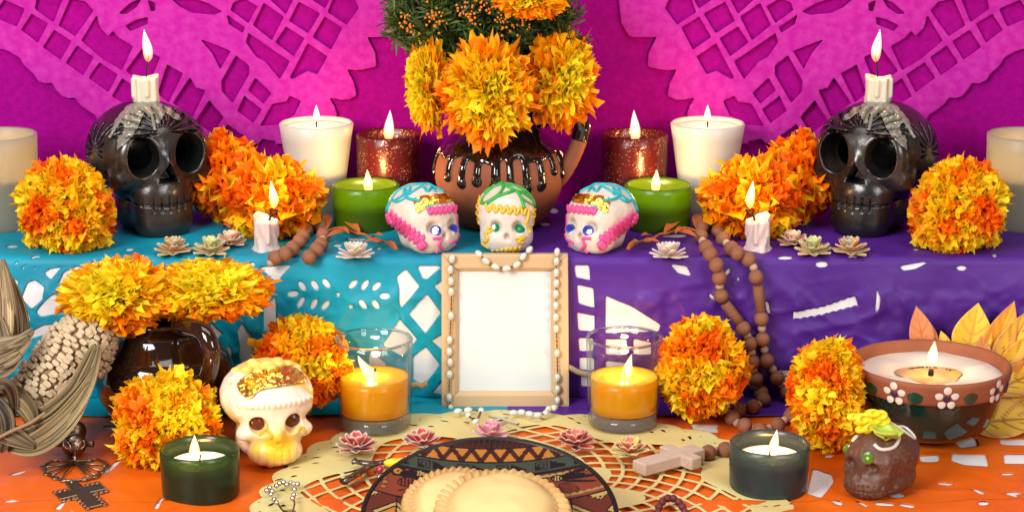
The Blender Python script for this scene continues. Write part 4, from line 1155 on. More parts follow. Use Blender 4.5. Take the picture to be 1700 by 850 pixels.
c = onZ(447, 762, .003); c[1] += .01; c = np.array([onY(446, 700, c[1])[0], c[1], .005]); s = (onY(447, 600, c[1])[2] - c[2]) * .98
root = thing('wax_skull', c, 'large white wax skull with gold foil and yellow stains on face, behind green tealight', 'skull')
b = mk('skull_body', xform(V * [1.12, 1.06, 1], c, s, R(17)), F, mat('stained_white_wax', (.70, .55, .44), .35, sss=.45, sssr=(.008,), attr=True, bump=(90, .25, .0008)), root)
cc = xform(V, (0, 0, 0), 1, 0)
stain = np.clip(2.6 * noise3(cc[:, 0], cc[:, 1], cc[:, 2], 4.5) - .3, 0, 1) * .85
face = np.exp(-((cc[:, 0]) ** 2 / .045 + (cc[:, 2] - .25) ** 2 / .05)) * (cc[:, 1] < 0); topc = (cc[:, 2] > .93) * .8
st = np.clip(np.maximum(np.maximum(stain, face * 1.3), topc), 0, 1)[:, None]
colr = np.array([.84, .68, .55]) * (1 - st) + np.array([.95, .58, .03]) * st
at = b.data.color_attributes.new('Col', 'FLOAT_COLOR', 'POINT'); q = np.ones((len(colr), 4), np.float32); q[:, :3] = colr; at.data.foreach_set('color', q.ravel())
bv = bvh_of(b); bv_mid = c[1]
patch(bv, [(395, 640), (410, 625), (440, 614), (475, 609), (500, 620), (507, 633), (480, 640), (450, 645), (430, 650), (418, 662), (405, 658)], 1.6, 'gold', root, 'gold_foil', .0018, .0012)
for sx_ in (-1, 1):
    q = xform(np.array([[sx_ * .165 * 1.12, -.275 * 1.06, .465]]), c, s, R(17))[0]; V, F = ball(q, (.110 * s, .09 * s, .110 * s), 20, 12)
    mk('eye_lens', V, F, mat('brown_glass_eye', (.16, .035, .008), .25), root)
ice(bv, [(430, 724), (438, 716), (446, 715), (452, 722), (450, 728)], .0012, 'ice_yel', root); ice(bv, [(492, 720), (500, 708), (508, 718)], .0012, 'ice_yel', root)

# chocolate skull with fondant flower
def sd_choc(x, y, z):
    ax = np.abs(x)
    d = ell(x, y, z, (0, .12, .55), (.42, .54, .44))
    d = smin(d, ell(x, y, z, (0, -.24, .52), (.34, .22, .26)), .10)
    d = smin(d, ell(x, y, z, (0, -.30, .20), (.31, .24, .23)), .09)
    d = smin(d, ell(ax, y, z, (.24, -.26, .36), (.10, .12, .08)), .08)
    d = smin(d, ell(x, y, z, (0, .10, .20), (.40, .50, .25)), .10)
    d = smax(d, -ell(ax, y, z, (.17, -.56, .50), (.115, .22, .115)), .03)
    d = smax(d, -ell(x, y, z, (0, -.57, .37), (.05, .12, .07)), .02)
    d = smax(d, -z, .02)
    jaw = (y < -.15) & (z < .27)
    g = np.minimum(np.abs((x * 16) % 1 - .5) / 16, np.abs(z - .16) - .0)
    d = d + np.where(jaw, .022 * np.clip(1 - g / .016, 0, 1), 0)
    seam = np.abs(y - .30); d = d + .016 * np.clip(1 - seam / .012, 0, 1)
    return d + .006 * noise3(x, y, z, 12)
V, F = snet(sd_choc, (-.55, -.65, -.03), (.55, .78, 1.05), .0125)
c = onZ(1457, 815, .0015); s = (onY(1457, 706, c[1])[2] - .002); c[2] = .002
root = thing('chocolate_skull', c, 'small brown chocolate skull crowned with a yellow fondant flower, beside the blue-grey tealight', 'skull')
b = mk('skull_body', xform(V * [1.12, 1.12, 1], c, s, R(-42)), F, M['choc'], root); bv = bvh_of(b); bv_mid = c[1]
gem(bv, 1441, 760, .0050, 'gemy', root, 'gemyhl'); gem(bv, 1403, 742, .0044, 'gemy', root)
def fpet(p, n, ln, wd, m, up=.5, par=None, yaw=0):
    n = np.array(n, float); n /= np.linalg.norm(n); P = []; U = np.linspace(-1, 1, 9); T_ = np.linspace(0, 1, 8)
    side = np.cross(n, [0, 0, 1.0]); side = side / (np.linalg.norm(side) + 1e-6); upv = np.cross(side, n)
    for t in T_:
        w = wd * math.sin(math.pi * min(1, .12 + t * .78)) ** .7
        for u in U:
            P.append(p + n * ln * t + side * w * u * .5 + upv * (ln * up * (t * t) + wd * .18 * u * u + .0012 * math.sin(u * 5 + t * 4) * t))
    F = [(i * 9 + j, i * 9 + j + 1, (i + 1) * 9 + j + 1, (i + 1) * 9 + j) for i in range(7) for j in range(8)]
    return solid(mk('fondant_petal', P, F, M[m], par), .0016)
ft = hit(bv, 1446, 712)[0]; fs = mpp(ft)
def rose(x, y, z):
    d = np.full(x.shape, 9.); rr_ = np.random.default_rng(3)
    for (px_, py_, rx_, ry_, rz_) in ((-26, -7, 9, 7, 6), (-14, -3, 12, 10, 10), (-6, 7, 12, 9, 8), (4, -2, 12, 10, 10), (-4, 10, 9, 8, 9), (12, 6, 12, 9, 8), (14, -8, 11, 8, 9), (2, -12, 12, 8, 7), (22, 2, 8, 7, 9), (-14, 12, 8, 7, 6)):
        e = ell(x, y, z, (px_ * fs, rr_.uniform(-6, 2) * fs, (6 - py_) * fs), (rx_ * fs, ry_ * fs, rz_ * fs))
        e = smax(e, -ell(x, y, z, ((px_ + 3) * fs, -11 * fs, (9 - py_) * fs), (rx_ * .5 * fs, 5 * fs, rz_ * .42 * fs)), .0006)
        d = smin(d, e, .0006)
    return d
V, F = snet(rose, (-.024, -.014, -.010), (.024, .012, .020), .0005); mk('fondant_rose', V * 1.15 + ft + [-.001, 0, .004], F, M['fond_y'], root)
for (x, y, dx, dy, dz, L, W, m) in ((1452, 716, 1, -.9, -.35, .024, .024, 'fond_g'), (1462, 712, .2, -1, -.75, .016, .018, 'fond_g')):
    p, n = hit(bv, x, y); fpet(p + n * .003, (dx, dy, dz), L, W, m, .2, root)
ice(bv, [(1452, 738), (1462, 746), (1480, 744), (1490, 735), (1492, 722), (1484, 712)], .0016, 'ice_white', root); ice(bv, [(1478, 702), (1500, 716), (1518, 728), (1512, 718), (1490, 700), (1474, 692)], .0014, 'ice_white', root); ice(bv, [(1398, 716), (1412, 713), (1420, 722), (1416, 732)], .0013, 'ice_white', root)
# ================================================================ PICTURE FRAME
FB = onY(839, 678, .243); FT = onY(839, 422, .262)
fn_up = (FT - FB); FH = np.linalg.norm(fn_up); fn_up /= FH; fn_n = np.cross(fn_up, [1, 0, 0]); fn_n /= np.linalg.norm(fn_n)
if fn_n[1] > 0: fn_n = -fn_n
mF = mpp((FB + FT) / 2)
def FP(px, h=0, off=0.): # frame plane from pixel
    d = ray(*px); t = (FB - CAM).dot(fn_n) / d.dot(fn_n); return CAM + d * t + fn_n * off
root = thing('picture_frame', [FB[0], FB[1], 0], 'pale wooden picture frame with blank white sheet leaning on the step', 'picture frame')
co_ = [(733, 678), (945, 678), (943, 422), (733, 422)]; ci_ = [(761, 650), (915, 650), (915, 451), (761, 451)]
for i in range(4):
    j = (i + 1) % 4; O0, O1, I0, I1 = FP(co_[i]), FP(co_[j]), FP(ci_[i]), FP(ci_[j]); n = fn_n
    e = .15
    V = [O0 - n * .012, O1 - n * .012, I1 - n * .012, I0 - n * .012, O0 - n * .0005, O1 - n * .0005, O1 * (1 - e) + I1 * e, O0 * (1 - e) + I0 * e, O1 * .22 + I1 * .78 + n * 0, O0 * .22 + I0 * .78, I1 - n * .004, I0 - n * .004]
    F = [(0, 1, 2, 3), (0, 4, 5, 1), (4, 7, 6, 5), (7, 9, 8, 6), (9, 11, 10, 8), (11, 3, 2, 10), (0, 3, 11, 9, 7, 4), (1, 5, 6, 8, 10, 2)]
    m_ = M['wood']
    if i % 2 == 0:
        if 'woodh' not in M: M['woodh'] = mat('pale_wood_grain_across', (.66, .43, .22), .5, var=(30, (.76, .54, .31), .35, .7, (.12, 1, 1)), bump=(200, .15, .0003))
        m_ = M['woodh']
    V = np.array(V); cm = V.mean(0); V = cm + (V - cm) * .9985
    bevel(mk('rail', V, F, m_, root, False), .0006, 2)
V = [FP(p, 0, -.006) for p in [(755, 656), (921, 656), (921, 446), (755, 446)]]
mk('blank_sheet', V, [(0, 1, 2, 3)], M['paper'], root, False)
V = np.array([FP(p, 0, o) for o in (-.0095, -.0075) for p in [(750, 660), (926, 660), (926, 440), (750, 440)]]); mk('back_board', V, [(3, 2, 1, 0), (4, 5, 6, 7), (0, 1, 5, 4), (1, 2, 6, 5), (2, 3, 7, 6), (3, 0, 4, 7)], M['wood'], root, False)

# moonstone rosary over the frame
root = thing('rosary', FP((839, 678)), 'rosary of milky oval moonstone beads hung over the picture frame', 'rosary')
be = bpy.data.meshes.new('moonstone'); V, F = ball((0, 0, 0), (.0029, .0029, .0042), 12, 8); be.from_pydata([tuple(v) for v in V], [], F); be.polygons.foreach_set('use_smooth', [True] * len(be.polygons)); be.materials.append(M['pearl'])
def rp(x, y): return (700 + x / 2.656, 400 + y / 2.656)
L_ = [(135, 78), (127, 125), (130, 175), (131, 222), (130, 328), (124, 435), (123, 485), (126, 533), (123, 585), (121, 687), (129, 735)]
R_ = [(597, 48), (595, 88), (594, 138), (594, 185), (592, 232), (592, 283), (592, 334), (593, 385), (597, 492), (599, 600), (600, 650), (600, 700)]
T_ = [(252, 60), (284, 87), (326, 112), (375, 120), (420, 103), (448, 67), (475, 42)]
def strand(pts, fn, root, me, sc=1.0, cm='chain', ext=()):
    P = [fn(*rp(*p)) for p in pts]; rots = []
    for i, p in enumerate(P):
        a = P[max(0, i - 1)]; b = P[min(len(P) - 1, i + 1)]
        q = Vector((0, 0, 1)).rotation_difference(Vector(b - a)); inst('bead', me, p, root, q, (sc,) * 3)
    Q = list(P) + [fn(*rp(*p)) for p in ext]
    V, F = tube(catmull(Q, 4), .00055, 5); mk('link_chain', V, F, M[cm], root)
    # visible little chain links in the gaps
    lk = []
    for a, b in zip(Q[:-1], Q[1:]):
        d = b - a; D_ = np.linalg.norm(d)
        n = max(1, int(D_ / .0035))
        for k in range(n + 1):
            lk.append(ball(a + d * k / max(n, 1), .0010, 5, 4))
    V, F = join(lk); mk('chain_links', V, F, M[cm], root, kind='stuff')
fr = lambda x, y: FP((x, y), 0, .0030)
strand(L_, fr, root, be); strand(R_, fr, root, be)
strand(T_, lambda x, y: FP((x, y), 0, .0032) + np.array([0, 0 if y > 425 else .004, 0]), root, be)
fl_ = lambda x, y: onZ(x, y, .0125)
strand([(160, 750), (205, 745), (262, 747), (240, 795), (205, 768)], fl_, root, be); strand([(405, 757), (440, 755), (475, 762), (512, 768), (548, 757), (560, 740), (583, 735)], fl_, root, be)
def flatcross(parent, a, b, w, arm, t, m, crossat=.35):
    a, b = np.array(a), np.array(b); ax = b - a; L = np.linalg.norm(ax); ax /= L; sd = np.cross(ax, [0, 0, 1]); sd /= np.linalg.norm(sd); up = np.cross(sd, ax)
    V = []; 
    pts = [(0, -w), (0, w), (L * crossat - w, w), (L * crossat - w, arm), (L * crossat + w, arm), (L * crossat + w, w), (L, w), (L, -w), (L * crossat + w, -w), (L * crossat + w, -arm), (L * crossat - w, -arm), (L * crossat - w, -w)]
    n = len(pts)
    for z in (0, t):
        for u, v_ in pts: V.append(a + ax * u + sd * v_ + up * z * (1 if up[2] > 0 else -1))
    F = [(0, 1, 2, 11), (2, 5, 8, 11), (2, 3, 4, 5), (8, 9, 10, 11), (5, 6, 7, 8)]
    F = [tuple(x + n for x in q) for q in F] + [q[::-1] for q in F] + [(i, (i + 1) % n, (i + 1) % n + n, i + n) for i in range(n)]
    return mk('crucifix', V, F, M[m], parent, False)
flatcross(root, onZ(*rp(300, 775), .011), onZ(*rp(425, 812), .011), .0018, .008, .002, 'silver', .4)

# ================================================================ CLAY BEAD GARLANDS
BR = .0071; SR = .0040
def bmesh_(name, r, m, n=14):
    me = bpy.data.meshes.new(name); V, F = ball((0, 0, 0), r, n, 9); me.from_pydata([tuple(v) for v in V], [], F); me.polygons.foreach_set('use_smooth', [True] * len(me.polygons)); me.materials.append(m); return me
BB = bmesh_('clay_bead', BR, M['bead']); SB = bmesh_('small_clay_bead', SR, M['beads'], 10)
def gpos(x, y, r):
    """rests on step top, hangs on its face, or lies on the table"""
    p = onZ(x, y, Z1 + .002 + r)
    if p[1] > YF + .001: return p
    q = onY(x, y, YF - .0095 - r)
    if q[2] > r + .002: return q if q[2] < Z1 + .0 else (p if p[1] > YF - .004 else onY(x, y, YF - .006 - r * .6))
    return onZ(x, y, r + .003)
def garland(root, seq):
    C = []
    for e in seq:
        k = e[0]
        if k == 'c':
            a = gpos(e[1], e[2], .005); b = gpos(e[3], e[4], .005); V, F = tube([a, a * .97 + b * .03, (a + b) / 2, a * .03 + b * .97, b], [.0042, .0050, .0050, .0050, .0042], 14); mk('tube_bead', V, F, M['bead'], root); C += [a, b]
        else:
            r = BR if k == 'B' else SR; s = e[3] if len(e) > 3 else 1.; p = gpos(e[1], e[2], r * s); 
            inst('bead' if k == 'B' else 'small_bead', BB if k == 'B' else SB, p, root, None, (s,) * 3); C.append(p)
    V, F = tube(C, .0008, 5); mk('string', V, F, M['twine'], root)
def topseq(pts):
    return pts
root = thing('bead_garland', [onZ(1240, 430, Z1)[0], YF, 0], 'string of clay beads hanging over the purple step and curling on the table', 'bead string')
A = [('B', 1173, 365), ('B', 1167, 377), ('B', 1163, 391), ('S', 1166, 400), ('B', 1172, 410), ('B', 1179, 422), ('S', 1186, 431, .9), ('B', 1189, 440), ('S', 1193, 450), ('B', 1194, 461), ('S', 1195, 475), ('B', 1197, 491), ('c', 1203, 503, 1228, 535), ('B', 1234, 545), ('S', 1241, 558), ('B', 1245, 570), ('S', 1248, 585), ('B', 1249, 600),
     ('S', 1251, 615), ('B', 1255, 629), ('S', 1257, 642), ('B', 1264, 652), ('B', 1268, 664), ('S', 1261, 671), ('B', 1250, 675), ('S', 1238, 678), ('B', 1226, 680), ('S', 1214, 684), ('B', 1216, 693), ('S', 1223, 701), ('B', 1236, 706), ('S', 1248, 711), ('B', 1262, 714), ('S', 1278, 711), ('B', 1291, 705), ('S', 1302, 698), ('B', 1313, 690), ('B', 1322, 680)]
garland(root, A)
Bq = [('B', 1191, 373), ('B', 1193, 384), ('B', 1200, 396), ('S', 1206, 404), ('B', 1214, 412), ('B', 1224, 420), ('S', 1234, 425), ('B', 1243, 431), ('S', 1251, 444), ('B', 1255, 460), ('c', 1258, 474, 1263, 516), ('B', 1264, 529), ('S', 1265, 545), ('B', 1266, 563), ('S', 1269, 580), ('B', 1273, 598), ('S', 1283, 613), ('B', 1290, 627), ('S', 1297, 639), ('B', 1306, 649), ('S', 1314, 659), ('B', 1321, 669)]
garland(root, Bq)
garland(root, [('B', 1176, 751), ('S', 1190, 749), ('B', 1204, 746)])
# pale cross of the garland
def bigcross():
    P = [(1046, 776), (1064, 757), (1098, 754), (1116, 753), (1124, 748), (1150, 750), (1166, 756), (1162, 768), (1164, 776)]
    a = onZ(1060, 779, .012); b = onZ(1160, 752, .012); ax = b - a; L = np.linalg.norm(ax); ax /= L; sd = np.cross([0, 0, 1], ax); 
    w = .0085; arm = .021; x0 = L * .60; x1 = L * .78
    pts = [(0, -w), (x0, -w), (x0, -arm), (x1, -arm), (x1, -w), (L, -w), (L, w), (x1, w), (x1, arm), (x0, arm), (x0, w), (0, w)]
    n = 12; V = []
    base = np.array([a[0], a[1], 0.009])
    for z in (0, .010):
        for u, v_ in pts: V.append(base + ax * u + sd * v_ + [0, 0, z])
    F = [(0, 1, 10, 11), (1, 2, 3, 4), (1, 4, 7, 10), (4, 5, 6, 7), (7, 8, 9, 10)]; F = [tuple(x + n for x in q) for q in F] + [q[::-1] for q in F] + [(i, (i + 1) % n, (i + 1) % n + n, i + n) for i in range(n)]
    V = np.array(V); V[:, 2] = np.where(V[:, 2] > .015, .0185, .008)
    bevel(mk('cross', V, F, M['stone'], root, False), .0012, 2)
bigcross()
root = thing('bead_garland', onZ(500, 400, Z1), 'two short strands of brown clay beads lying on the turquoise step', 'bead string')
garland(root, [('B', 527, 366), ('B', 531, 376), ('S', 533, 383), ('B', 537, 390), ('S', 536, 398), ('B', 533, 406), ('B', 526, 414), ('S', 519, 420), ('B', 513, 427)])
garland(root, [('B', 510, 372), ('B', 508, 382), ('B', 503, 392), ('B', 497, 401), ('S', 490, 406), ('B', 486, 412), ('S', 479, 416), ('B', 473, 421), ('S', 465, 423), ('B', 457, 428), ('S', 449, 437, .9)])

# red bead bracelet, silver rosary
root = thing('bead_bracelet', onZ(1112, 840, .006), 'dark red wooden bead bracelet on the doily, cut by the bottom edge', 'bracelet')
RBm = bmesh_('red_bead', .0033, M['redbead'], 12)
for x, y in [(1092, 850), (1094, 841), (1099, 833), (1108, 827), (1118, 827), (1127, 833), (1133, 841), (1137, 850), (1135, 860), (1126, 868), (1112, 871), (1100, 868), (1093, 860)]: inst('bead', RBm, onZ(x, y, .0125), root)
root = thing('silver_rosary', onZ(468, 820, .006), 'small loop of shiny silver ball beads on the doily below the yellow-stained skull', 'rosary')
SBm = bmesh_('silver_bead', .0022, M['silver'], 12)
for x, y in [(443, 814), (448, 809), (452, 815), (450, 820), (455, 829), (459, 806), (464, 802), (471, 800), (476, 804), (483, 801), (488, 803), (494, 803), (489, 812), (488, 821), (486, 827), (459, 834)]: inst('bead', SBm, onZ(x, y, .0115), root)
V, F = tube(catmull([onZ(x, y, .0112) for x, y in [(459, 832), (464, 840), (470, 847), (480, 850)]], 5), .0008, 5); mk('link_chain', V, F, M['chain'], root)
V, F = tube(catmull([onZ(x, y, .0112) for x, y in [(487, 826), (489, 836), (486, 848)]], 5), .0008, 5); mk('link_chain', V, F, M['chain'], root)
V, F = lathe([(.0001, 0), (.0055, 0), (.006, .0008), (.0055, .0016), (.0001, .0014)], onZ(480, 852, .009), 20); mk('medal', V, F, M['silver'], root)
# pewter crucifix
root = thing('pewter_crucifix', onZ(610, 785, .006), 'dark pewter crucifix lying on the doily left of the plate', 'crucifix')
a, b = onZ(574, 798, .0115), onZ(620, 772, .0115)
def bar(pts, w, h, m, nm):
    V, F = tube(catmull(pts, 5), 1.0, 8); P = catmull(pts, 5)
    V, F = tube(P, w, 8); c = P.mean(0); V[:, 2] = P[0][2] + (V[:, 2] - P[0][2]) * h; mk(nm, V, F, M[m], root)
bar([onZ(x, y, .0115) for x, y in [(571, 799), (590, 788), (606, 778), (622, 769)]], [.0050] + [.0038] * 14 + [.0052], .6, 'pewter', 'cross_post')
bar([onZ(x, y, .0115) for x, y in [(588, 765), (606, 768), (628, 768), (648, 764)]], [.0048] + [.0034] * 14 + [.0048], .6, 'pewter', 'cross_arm')
bar([onZ(x, y, .0145) for x, y in [(584, 790), (596, 783), (606, 777), (613, 771)]], [.0008, .0010, .0012, .0014, .0015, .0016, .0017, .0018, .0019, .002, .002, .0021, .0023, .0022, .0018, .001], .9, 'pewter', 'figure')
bar([onZ(x, y, .0140) for x, y in [(594, 767), (604, 771), (614, 772), (630, 769)]], .0009, .9, 'pewter', 'figure_arms')
root = thing('red_bead', onZ(632, 778, .008), 'small red glass bead on the doily between crucifix and plate', 'bead'); V, F = ball(onZ(631, 778, .0125), (.0034, .0042, .0032), 12, 8); mk('glass_bead', V, F, mat('pink_red_glass', (.55, .02, .09), .15, coat=1), root)
V, F = tube([onZ(623, 783, .0115), onZ(627, 788, .0115), onZ(630, 792, .0115)], .0012, 6); mk('wire_loop', V, F, M['silver'], root)
root = thing('candy', onZ(655, 766, .008), 'yellow-orange candy piece lying against the left rim of the plate', 'candy'); V, F = ball(onZ(654, 768, .0135), (.009, .005, .004), 14, 8); mk('sweet', V, F, M['fond_y'], root)

# ================================================================ PLATE with pastries
PT = R(17.5); PR = .0995; 
Pc = onZ(813, 854, .0335)
pX = np.array([1., 0, 0]); pY = np.array([0, math.cos(PT), math.sin(PT)]); pN = np.cross(pX, pY)
def plz(r): return -.004 * (1 - np.clip(r / PR, 0, 1) ** 2)
def tri(a): return np.abs(a % 1 - .5) * 2
def paint(x, y):
    u, v = x / PR, y / PR; b = v - .20 * u * u
    C = np.zeros(x.shape + (3,)); K = np.array([.012, .008, .008])
    MA, ORr, GR, TE, CRm = map(np.array, ([.10, .020, .009], [.66, .25, .035], [.060, .085, .055], [.30, .058, .022], [.62, .44, .13]))
    def fill(m, c): C[m] = c
    fill(np.ones(x.shape, bool), K)
    m = (b > .86) & (b < .955); fill(m, MA)
    fu = (u * 22) % 1; fill(m & (((fu < .22)) | ((fu < .7) & (b > .925)) | ((fu > .48) & (fu < .7) & (b > .885)) ), K)
    m = (b > .695) & (b < .845); fill(m, ORr); w = (b - .695) / .15
    zz = np.abs(w - tri(u * 6.5)); fill(m & (zz < .30), K); fill(m & (zz < .22), MA); fill(m & (zz < .04), K)
    du = np.minimum(np.hypot(((u * 6.5) % 1 - .0) / 6.5, (w - .78) * .15), np.hypot(((u * 6.5) % 1 - 1.) / 6.5, (w - .78) * .15)); fill(m & (du < .011), K)
    du = np.hypot(((u * 6.5) % 1 - .5) / 6.5, (w - .22) * .15); fill(m & (du < .011), K)
    m = (b > .535) & (b < .675); fill(m, GR); w = (b - .535) / .14
    p = (u * 3.2) % 1; sq = np.maximum(np.abs(p - .3) / 3.2, np.abs(w - .5) * .14)
    fill(m & (sq < .052) & (sq > .040), K); fill(m & (sq < .026) & (sq > .015), K); fill(m & (sq < .04) & (sq > .026) & (p < .3) & (w < .5), K)
    st = (p > .52) & (p < .92) & (w > .15) & (w < .30 + .5 * (1 - (p - .52) / .4) * 1.0 + .12 * ((p * 30) % 1)); fill(m & st, K)
    m = (b > .155) & (b < .515); fill(m, TE); fill(m & (b > .498) , K)
    fl = (b > .455) & (b < .475 + .018 * np.abs(np.sin(u * 60))); fill(m & fl & (np.abs(u) > .1), CRm * .8); fill(m & (np.abs(b - .452) < .006), K)
    # birds, left and right
    def el(cx, cy, rx, ry, rot=0):
        c, s = math.cos(rot), math.sin(rot); a, d = u - cx, v - cy; return ((a * c + d * s) / rx) ** 2 + ((-a * s + d * c) / ry) ** 2
    fill(m & (el(-.735, .56, .060, .060) < 1), K); fill(m & (el(-.735, .56, .035, .035) < 1), ORr); fill(m & (el(-.735, .56, .012, .012) < 1), K)
    fill(m & (el(-.63, .52, .09, .055, -.15) < 1), K); e = el(-.65, .43, .085, .060, .1); fill(m & (e < 1), K); fill(m & (e < .75) & ((u * 36) % 1 < .5), TE); fill(m & (el(-.56, .54, .03, .035) < 1) & ((u * 50) % 1 < .5), CRm)
    for k in range(4):
        e = el(-.83 - .012 * (k % 2), .53 - .055 * k, .030, .028); fill(m & (e < 1), K); fill(m & (e < .6), CRm * [.8, .35, .3]); 
    fill(m & (el(-.80, .60, .04, .012, .8) < 1), K); fill(m & (el(-.70, .33, .03, .008, .3) < 1), K)
    for cx, cy, rx, ry, ro in ((.66, .55, .15, .020, .45), (.72, .49, .17, .018, .16), (.70, .44, .15, .016, -.06), (.66, .50, .10, .03, .3)): fill(m & (el(cx, cy, rx, ry, ro) < 1), K)
    fill(m & (el(.53, .48, .05, .045) < 1), K); fill(m & (el(.53, .48, .035, .033) < 1) & ((u * 45) % 1 < .5), CRm)
    e = el(.62, .36, .09, .06, -.5); fill(m & (e < 1), K * 2); fill(m & (e < .8), TE * .8); fill(m & (e < .8) & ((u * 40 + v * 25) % 1 < .25), K)
    fl = (b > .185) & (b < .200 + .018 * np.abs(np.sin(u * 55))) & (u > .4); fill(m & fl, CRm * .7)
    m = (b < .135); fill(m, MA * 1.6); p = (u * 2.2 + .1) % 1; w = (b + .33) / .46
    e = np.abs(p - .5) * 2 + np.abs(w - .5) * 2
    fill(m & (e < .86), K); fill(m & (e < .78), CRm); fill(m & (e < .60) & (p < .5), ORr); fill(m & (e < .62) & (e > .54), K); fill(m & (np.abs(p - .5) < .015), K)
    e2 = ((p + .5) % 1); ed = np.abs(e2 - .5) * 2 * .9 + (.13 - b) * 4.2; stp = ed + .10 * ((u * 30) % 1); fill(m & (stp < .42), K); fill(m & (stp < .36), CRm); fill(m & (np.hypot((e2 - .5) / 2.2, b - .09) < .012), K)
    ed = np.abs(e2 - .5) * 2 * .9 + (b + .33) * 4.2; stp = ed + .10 * ((u * 30) % 1); fill(m & (stp < .42), K); fill(m & (stp < .36), CRm)
    return C * .72
root = thing('painted_plate', [Pc[0], Pc[1], .004], 'dark round plate painted with birds, spirals and zigzags, holding the pastries', 'plate')
nr, ns = 150, 620
rr = np.linspace(.0005, PR - .0038, nr); aa = np.arange(ns) * 2 * math.pi / ns
RRg, AAg = np.meshgrid(rr, aa, indexing='ij'); px_, py_ = RRg * np.cos(AAg), RRg * np.sin(AAg)
V = Pc + px_[..., None] * pX + py_[..., None] * pY + plz(RRg)[..., None] * pN
ix = np.arange(nr * ns).reshape(nr, ns); i1 = np.roll(ix, -1, 1)
F = np.stack([ix[:-1], ix[1:], i1[1:], i1[:-1]], -1).reshape(-1, 4)
mk('plate_face', V.reshape(-1, 3), F, M['plate'], root, True, paint(px_, py_).reshape(-1, 3))
def onplate(V): V = np.asarray(V); return Pc + V[:, :1] * pX + V[:, 1:2] * pY + V[:, 2:3] * pN
V, F = lathe([(PR - .0042, -.0008), (PR - .002, .0012), (PR, .0004), (PR + .0002, -.002), (PR - .01, -.005), (PR - .0045, -.003)], (0, 0, 0), 160, True); mk('rim', onplate(V), F, M['platerim'], root)
V, F = lathe([(PR - .004, -.0035), (.05, -.0085), (.0001, -.0085)], (0, 0, 0), 64); mk('underside', onplate(V), F, M['platerim'], root)
# foot ring, cut level with the table
V, F = lathe([(.050, -.0083), (.046, -.0083)], (0, 0, 0), 48); n_ = 48; V = onplate(V); W = V.copy(); W[:, 2] = .0072
mk('foot', np.concatenate([V, W]), [(j, (j + 1) % 48, (j + 1) % 48 + 96, j + 96) for j in range(48)] + [(j + 48, (j + 1) % 48 + 48, (j + 1) % 48 + 144, j + 144) for j in range(48)], M['platerim'], root)
def pastry(cu, cv, rad, th, zb, lab, tilt=0., seed=0):
    nr, ns = 60, 240; t = np.linspace(0.0, 1, nr); a = np.arange(ns) * 2 * math.pi / ns; T2, A2 = np.meshgrid(t, a, indexing='ij')
    wob = 1 + .015 * np.sin(A2 * 3 + seed) + .010 * np.sin(A2 * 5 + seed * 2)
    N = 44; ph = A2 * N / (2 * math.pi) + (T2 - .8) * 2.2 
    edge = np.clip((T2 - .76) / .24, 0, 1); cr = .5 + .5 * np.cos(ph * 2 * math.pi)
    r = rad * T2 * wob * (1 + .016 * edge * (cr - .5)); 
    dome = th * np.clip(1 - (T2 / .80) ** 2.6, 0, 1) ** .62
    z = zb + .0030 + dome + np.where(T2 > .74, .0032 * np.sin(np.clip(edge, 0, 1) * math.pi) ** .6 * (.35 + .9 * cr), 0)
    z = np.where(T2 >= 1, zb, z); z[-2] = zb + .002 + .001 * cr[-2]
    z = z + .0007 * noise3(r * np.cos(A2), r * np.sin(A2), seed, 90)
    V = np.stack([cu + r * np.cos(A2), cv + r * np.sin(A2), z], -1).reshape(-1, 3)
    P = onplate(V); ix = np.arange(nr * ns).reshape(nr, ns); i1 = np.roll(ix, -1, 1); F = np.stack([ix[:-1], ix[1:], i1[1:], i1[:-1]], -1).reshape(-1, 4)
    g = np.clip((T2 - .60) / .22, 0, 1) + .35 * noise3(V[:, 0], V[:, 1], seed, 60).reshape(T2.shape); g = np.clip(g, 0, 1)[..., None]
    C = np.array([.86, .66, .27]) * (1 - g) + np.array([.66, .38, .13]) * g; C = C * (1 - .25 * (edge * (1 - cr))[..., None] * np.array([.3, .6, 1.]))
    o = mk('empanada', P, F, M['dough'], None, True, C.reshape(-1, 3)); tag(o, lab, 'pastry', 'empanadas on the painted plate'); return o
s_ = mpp(Pc)
pastry((757 - 813) * s_, .014, .0430, .012, -.002, 'round crimped empanada at the back left of the plate, partly covered by the front one', seed=3)
pastry((832 - 813) * s_, -.0090, .0530, .017, .0075, 'large pale yellow crimped empanada in front, lying on top of the other', seed=1)

# ================================================================ PAPER FLOWERS
def card_petal(c, az, el_, L, W, cup, col, edge, root, notch=0.):
    U = np.linspace(-1, 1, 7); T_ = np.linspace(0, 1, 8); V = []; C = []
    d = np.array([math.cos(az) * math.cos(el_), math.sin(az) * math.cos(el_), math.sin(el_)]); s = np.array([-math.sin(az), math.cos(az), 0]); k = np.cross(d, s); k = -k if k[2] < 0 else k
    for t in T_:
        w = W * (math.sin(math.pi * min(1., t * .80 + .06)) ** .75) * (1.02 if t < 1 else .75)
        for u in U:
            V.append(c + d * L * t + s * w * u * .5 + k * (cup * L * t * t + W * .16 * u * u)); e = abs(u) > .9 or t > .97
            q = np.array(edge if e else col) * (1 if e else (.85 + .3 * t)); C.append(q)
    F = [(i * 7 + j, i * 7 + j + 1, (i + 1) * 7 + j + 1, (i + 1) * 7 + j) for i in range(7) for j in range(6)]
    solid(mk('petal', V, F, M['pap'], root, True, np.array(C)), .00045)
